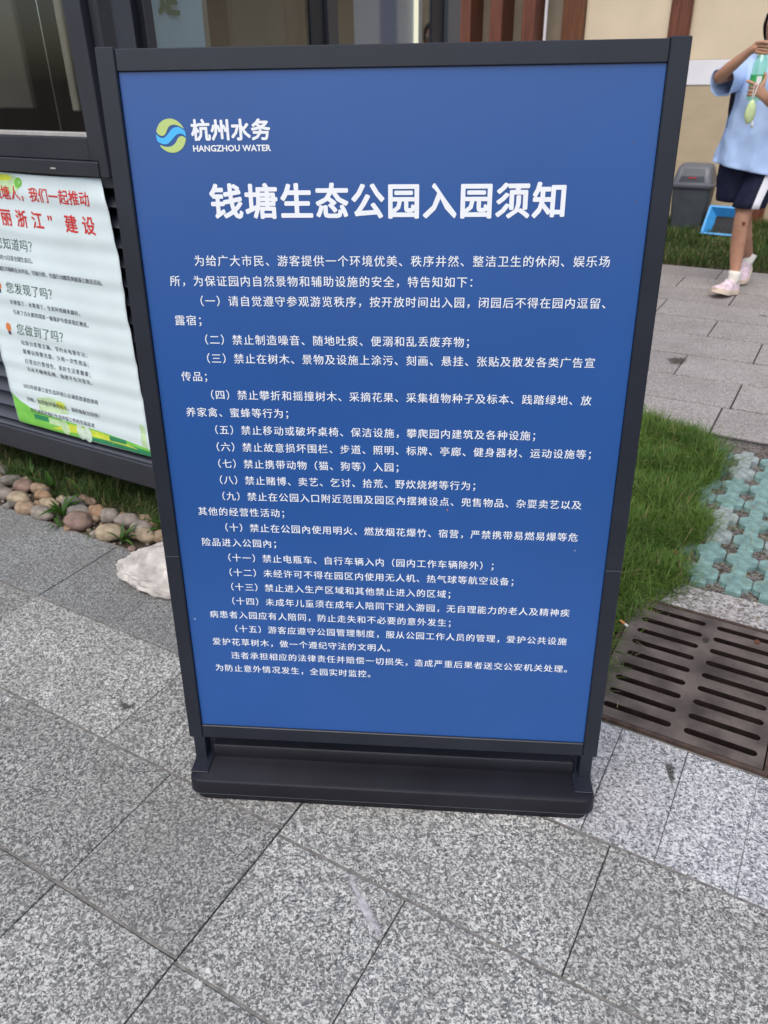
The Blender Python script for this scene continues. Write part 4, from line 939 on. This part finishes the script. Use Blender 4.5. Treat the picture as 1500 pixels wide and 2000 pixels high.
# socks and shoes
def shoe(heel, toe, ank, pitch):
    heel, toe = Vector(heel), Vector(toe); d = (toe-heel); ln = d.length; d.normalize(); s_ = d.cross(Vector((0, 0, 1))).normalized(); u_ = s_.cross(d)
    up = MB(); so2 = MB(); prof = [(-.04, .033, .080), (.04, .040, .094), (.16, .042, .098), (.32, .042, .096), (.48, .047, .082), (.65, .052, .066), (.82, .050, .054), (.97, .038, .046), (1.06, .014, .032)]
    ru, rs = [], []
    for t, w_, h_ in prof:
        c = L_(heel+d*(ln*t)); lift = .012*max(0, t-.7)/.3
        ru.append([c+s_*(w_*math.cos(q))+u_*(lift+.020+max(0, h_-.020)*max(0, math.sin(q))**.75) for q in [math.pi*k/10 for k in range(11)]])
        wv = w_*1.07
        rs.append([c+s_*x_+u_*(lift+z_) for x_, z_ in ((-wv, .0), (wv, 0), (wv*1.05, .014), (wv, .032), (-wv, .032), (-wv*1.05, .014))])
    up.loft(ru, closed=False, cap=True); so2.loft(rs)
    o = smooth_angle(up.build('shoe', 'shoe_pink', per), 60); smooth_angle(so2.build('sole', 'shoe_sole', o), 50)
    tm = MB()
    for t in (.42, .52, .62): tm.tube([L_(heel+d*(ln*t))+s_*(.030*q)+u_*(.070-.060*(t-.42)+.008-.010*abs(q)) for q in (-1, -.4, .4, 1)], .005, 6)
    tm.tube([L_(heel+d*(ln*.33))+u_*.080+s_*.030, L_(heel+d*(ln*.33))+u_*.082+s_*.034], [.014, .013], 10)
    tm.build('laces', 'shoe_trim', o, smooth=True)
    ank = Vector(ank); MB().tube([L_(heel+d*(ln*.18)+u_*.06), L_(ank)*.5+L_(heel+d*(ln*.18)+u_*.07)*.5, L_(ank), L_(ank)+(L_(ank)-L_(heel+d*(ln*.18)+u_*.05)).normalized()*.028], [.038, .037, .0385, .040], 16).build('sock', 'sock', per, smooth=True)
shoe((2.388, 5.362, -.002), (2.205, 5.218, .030), (2.366, 5.345, .125), 0)
shoe((2.615, 5.735, .062), (2.500, 5.560, .004), (2.606, 5.700, .160), .2)
# hair and face
bm = bmesh.new(); bmesh.ops.create_icosphere(bm, subdivisions=4, radius=1)
hc = Q(.012, 0, 1.565)
for v in list(bm.verts):
    d = v.co.copy(); q = 1+.03*MN.noise(d*6)
    v.co = L_(hc)+PRt*(d.x*.089*q)+PF*(d.y*.103*q)+Vector((0, 0, d.z*(.098 if d.z > 0 else .135)*q))
kill = [v for v in bm.verts if (v.co-L_(hc)).dot(PF) > .035 and (v.co-L_(hc)).z < .045 and abs((v.co-L_(hc)).dot(PRt)) < .072 or (v.co-L_(hc)).z < -.115]
bmesh.ops.delete(bm, geom=kill, context='VERTS')
me = bpy.data.meshes.new('hair'); bm.to_mesh(me); bm.free(); me.materials.append(M('hair')); me.polygons.foreach_set('use_smooth', [True]*len(me.polygons))
ho = link(bpy.data.objects.new('hair', me), per); sf = ho.modifiers.new('t', 'SOLIDIFY'); sf.thickness = .008
for s in (-1, 1):
    bm = bmesh.new(); bmesh.ops.create_uvsphere(bm, u_segments=12, v_segments=8, radius=.012); me = bpy.data.meshes.new('eye'); bm.to_mesh(me); bm.free(); me.materials.append(M('eye_white'))
    eo = bpy.data.objects.new('eye', me); eo.location = L_(Q(.1005, s*.03, 1.555)); link(eo, per)
    bm = bmesh.new(); bmesh.ops.create_uvsphere(bm, u_segments=10, v_segments=6, radius=.006); me = bpy.data.meshes.new('pupil'); bm.to_mesh(me); bm.free(); me.materials.append(M('hair'))
    po_ = bpy.data.objects.new('pupil', me); po_.location = PF*.0068; link(po_, eo)
MB().tube([L_(Q(.112, 0, 1.558)), L_(Q(.126, 0, 1.535)), L_(Q(.134, 0, 1.518)), L_(Q(.112, 0, 1.508))], [.006, .008, .011, .006], 10).build('nose', 'skin', per, smooth=True)
MB().tube([L_(Q(.098, -.022, 1.482)), L_(Q(.110, 0, 1.483)), L_(Q(.098, .022, 1.482))], [.003, .007, .003], 8).build('mouth', 'lips', per, smooth=True)
# bottle held in both hands
bt = empty('bottle', (2.200, 5.172, 1.165), 0, label='green plastic drink bottle held in the walking person\'s hands', cat='bottle')
prof = [(.030, 0), (.040, .004), (.043, .015), (.042, .05), (.0395, .06), (.043, .075), (.043, .135), (.0405, .145), (.042, .165), (.038, .195), (.027, .225), (.0155, .248), (.0135, .262), (.0135, .280)]
m = MB(); m.loft([[(r*math.cos(2*math.pi*k/24), r*math.sin(2*math.pi*k/24), z) for k in range(24)] for r, z in prof]); m.build('bottle_body', 'glass_bottle', bt, smooth=True)
m = MB(); m.loft([[(r*math.cos(2*math.pi*k/24), r*math.sin(2*math.pi*k/24), z) for k in range(24)] for r, z in ((.0434, .078), (.0436, .080), (.0436, .131), (.0434, .133))], cap=False); m.build('label', 'label_green', bt, smooth=True)
m = MB(); m.loft([[(r*math.cos(2*math.pi*k/24), r*math.sin(2*math.pi*k/24), z) for k in range(24)] for r, z in ((.016, .270), (.0165, .272), (.0165, .286), (.015, .289))]); m.build('cap', 'label_green', bt, smooth=True)
m = MB(); m.loft([[(.0441*math.cos(q), .0441*math.sin(q), z) for q in [R(-122+k*6) for k in range(7)]] for z in (.094, .126)], cap=False, closed=False); m.build('label_patch', 'wall_band', bt)
# pendant pouch
pp = empty('pouch', (2.150, 5.075, 1.05), 0, label='small pale green pouch dangling on a white cord from the hand', cat='pouch')
bm = bmesh.new(); bmesh.ops.create_icosphere(bm, subdivisions=3, radius=1)
for v in bm.verts:
    d = v.co.copy(); q = 1+.12*MN.noise(d*2+Vector((3, 0, 0)))+.05*MN.noise(d*6); v.co = Vector((d.x*.030*q*(1-.15*d.z), d.y*.022*q, .062+d.z*.062*q))
me = bpy.data.meshes.new('pouch_body'); bm.to_mesh(me); bm.free(); me.materials.append(M('bag_lime')); me.polygons.foreach_set('use_smooth', [True]*len(me.polygons)); link(bpy.data.objects.new('pouch_body', me), pp)
m = MB(); m.tube([(.0, 0, .115), (.008, 0, .16), (.022, .005, .215), (.030, .012, .222)], .003, 6); m.tube([(-.004, 0, .115), (-.004, 0, .15), (.0, .01, .195), (.022, .012, .215)], .0025, 6); m.tube([(.018, -.004, .03), (.024, 0, -.005), (.028, 0, -.02)], [.003, .006, .009], 6)
m.build('cord', 'cord_white', pp, smooth=True)
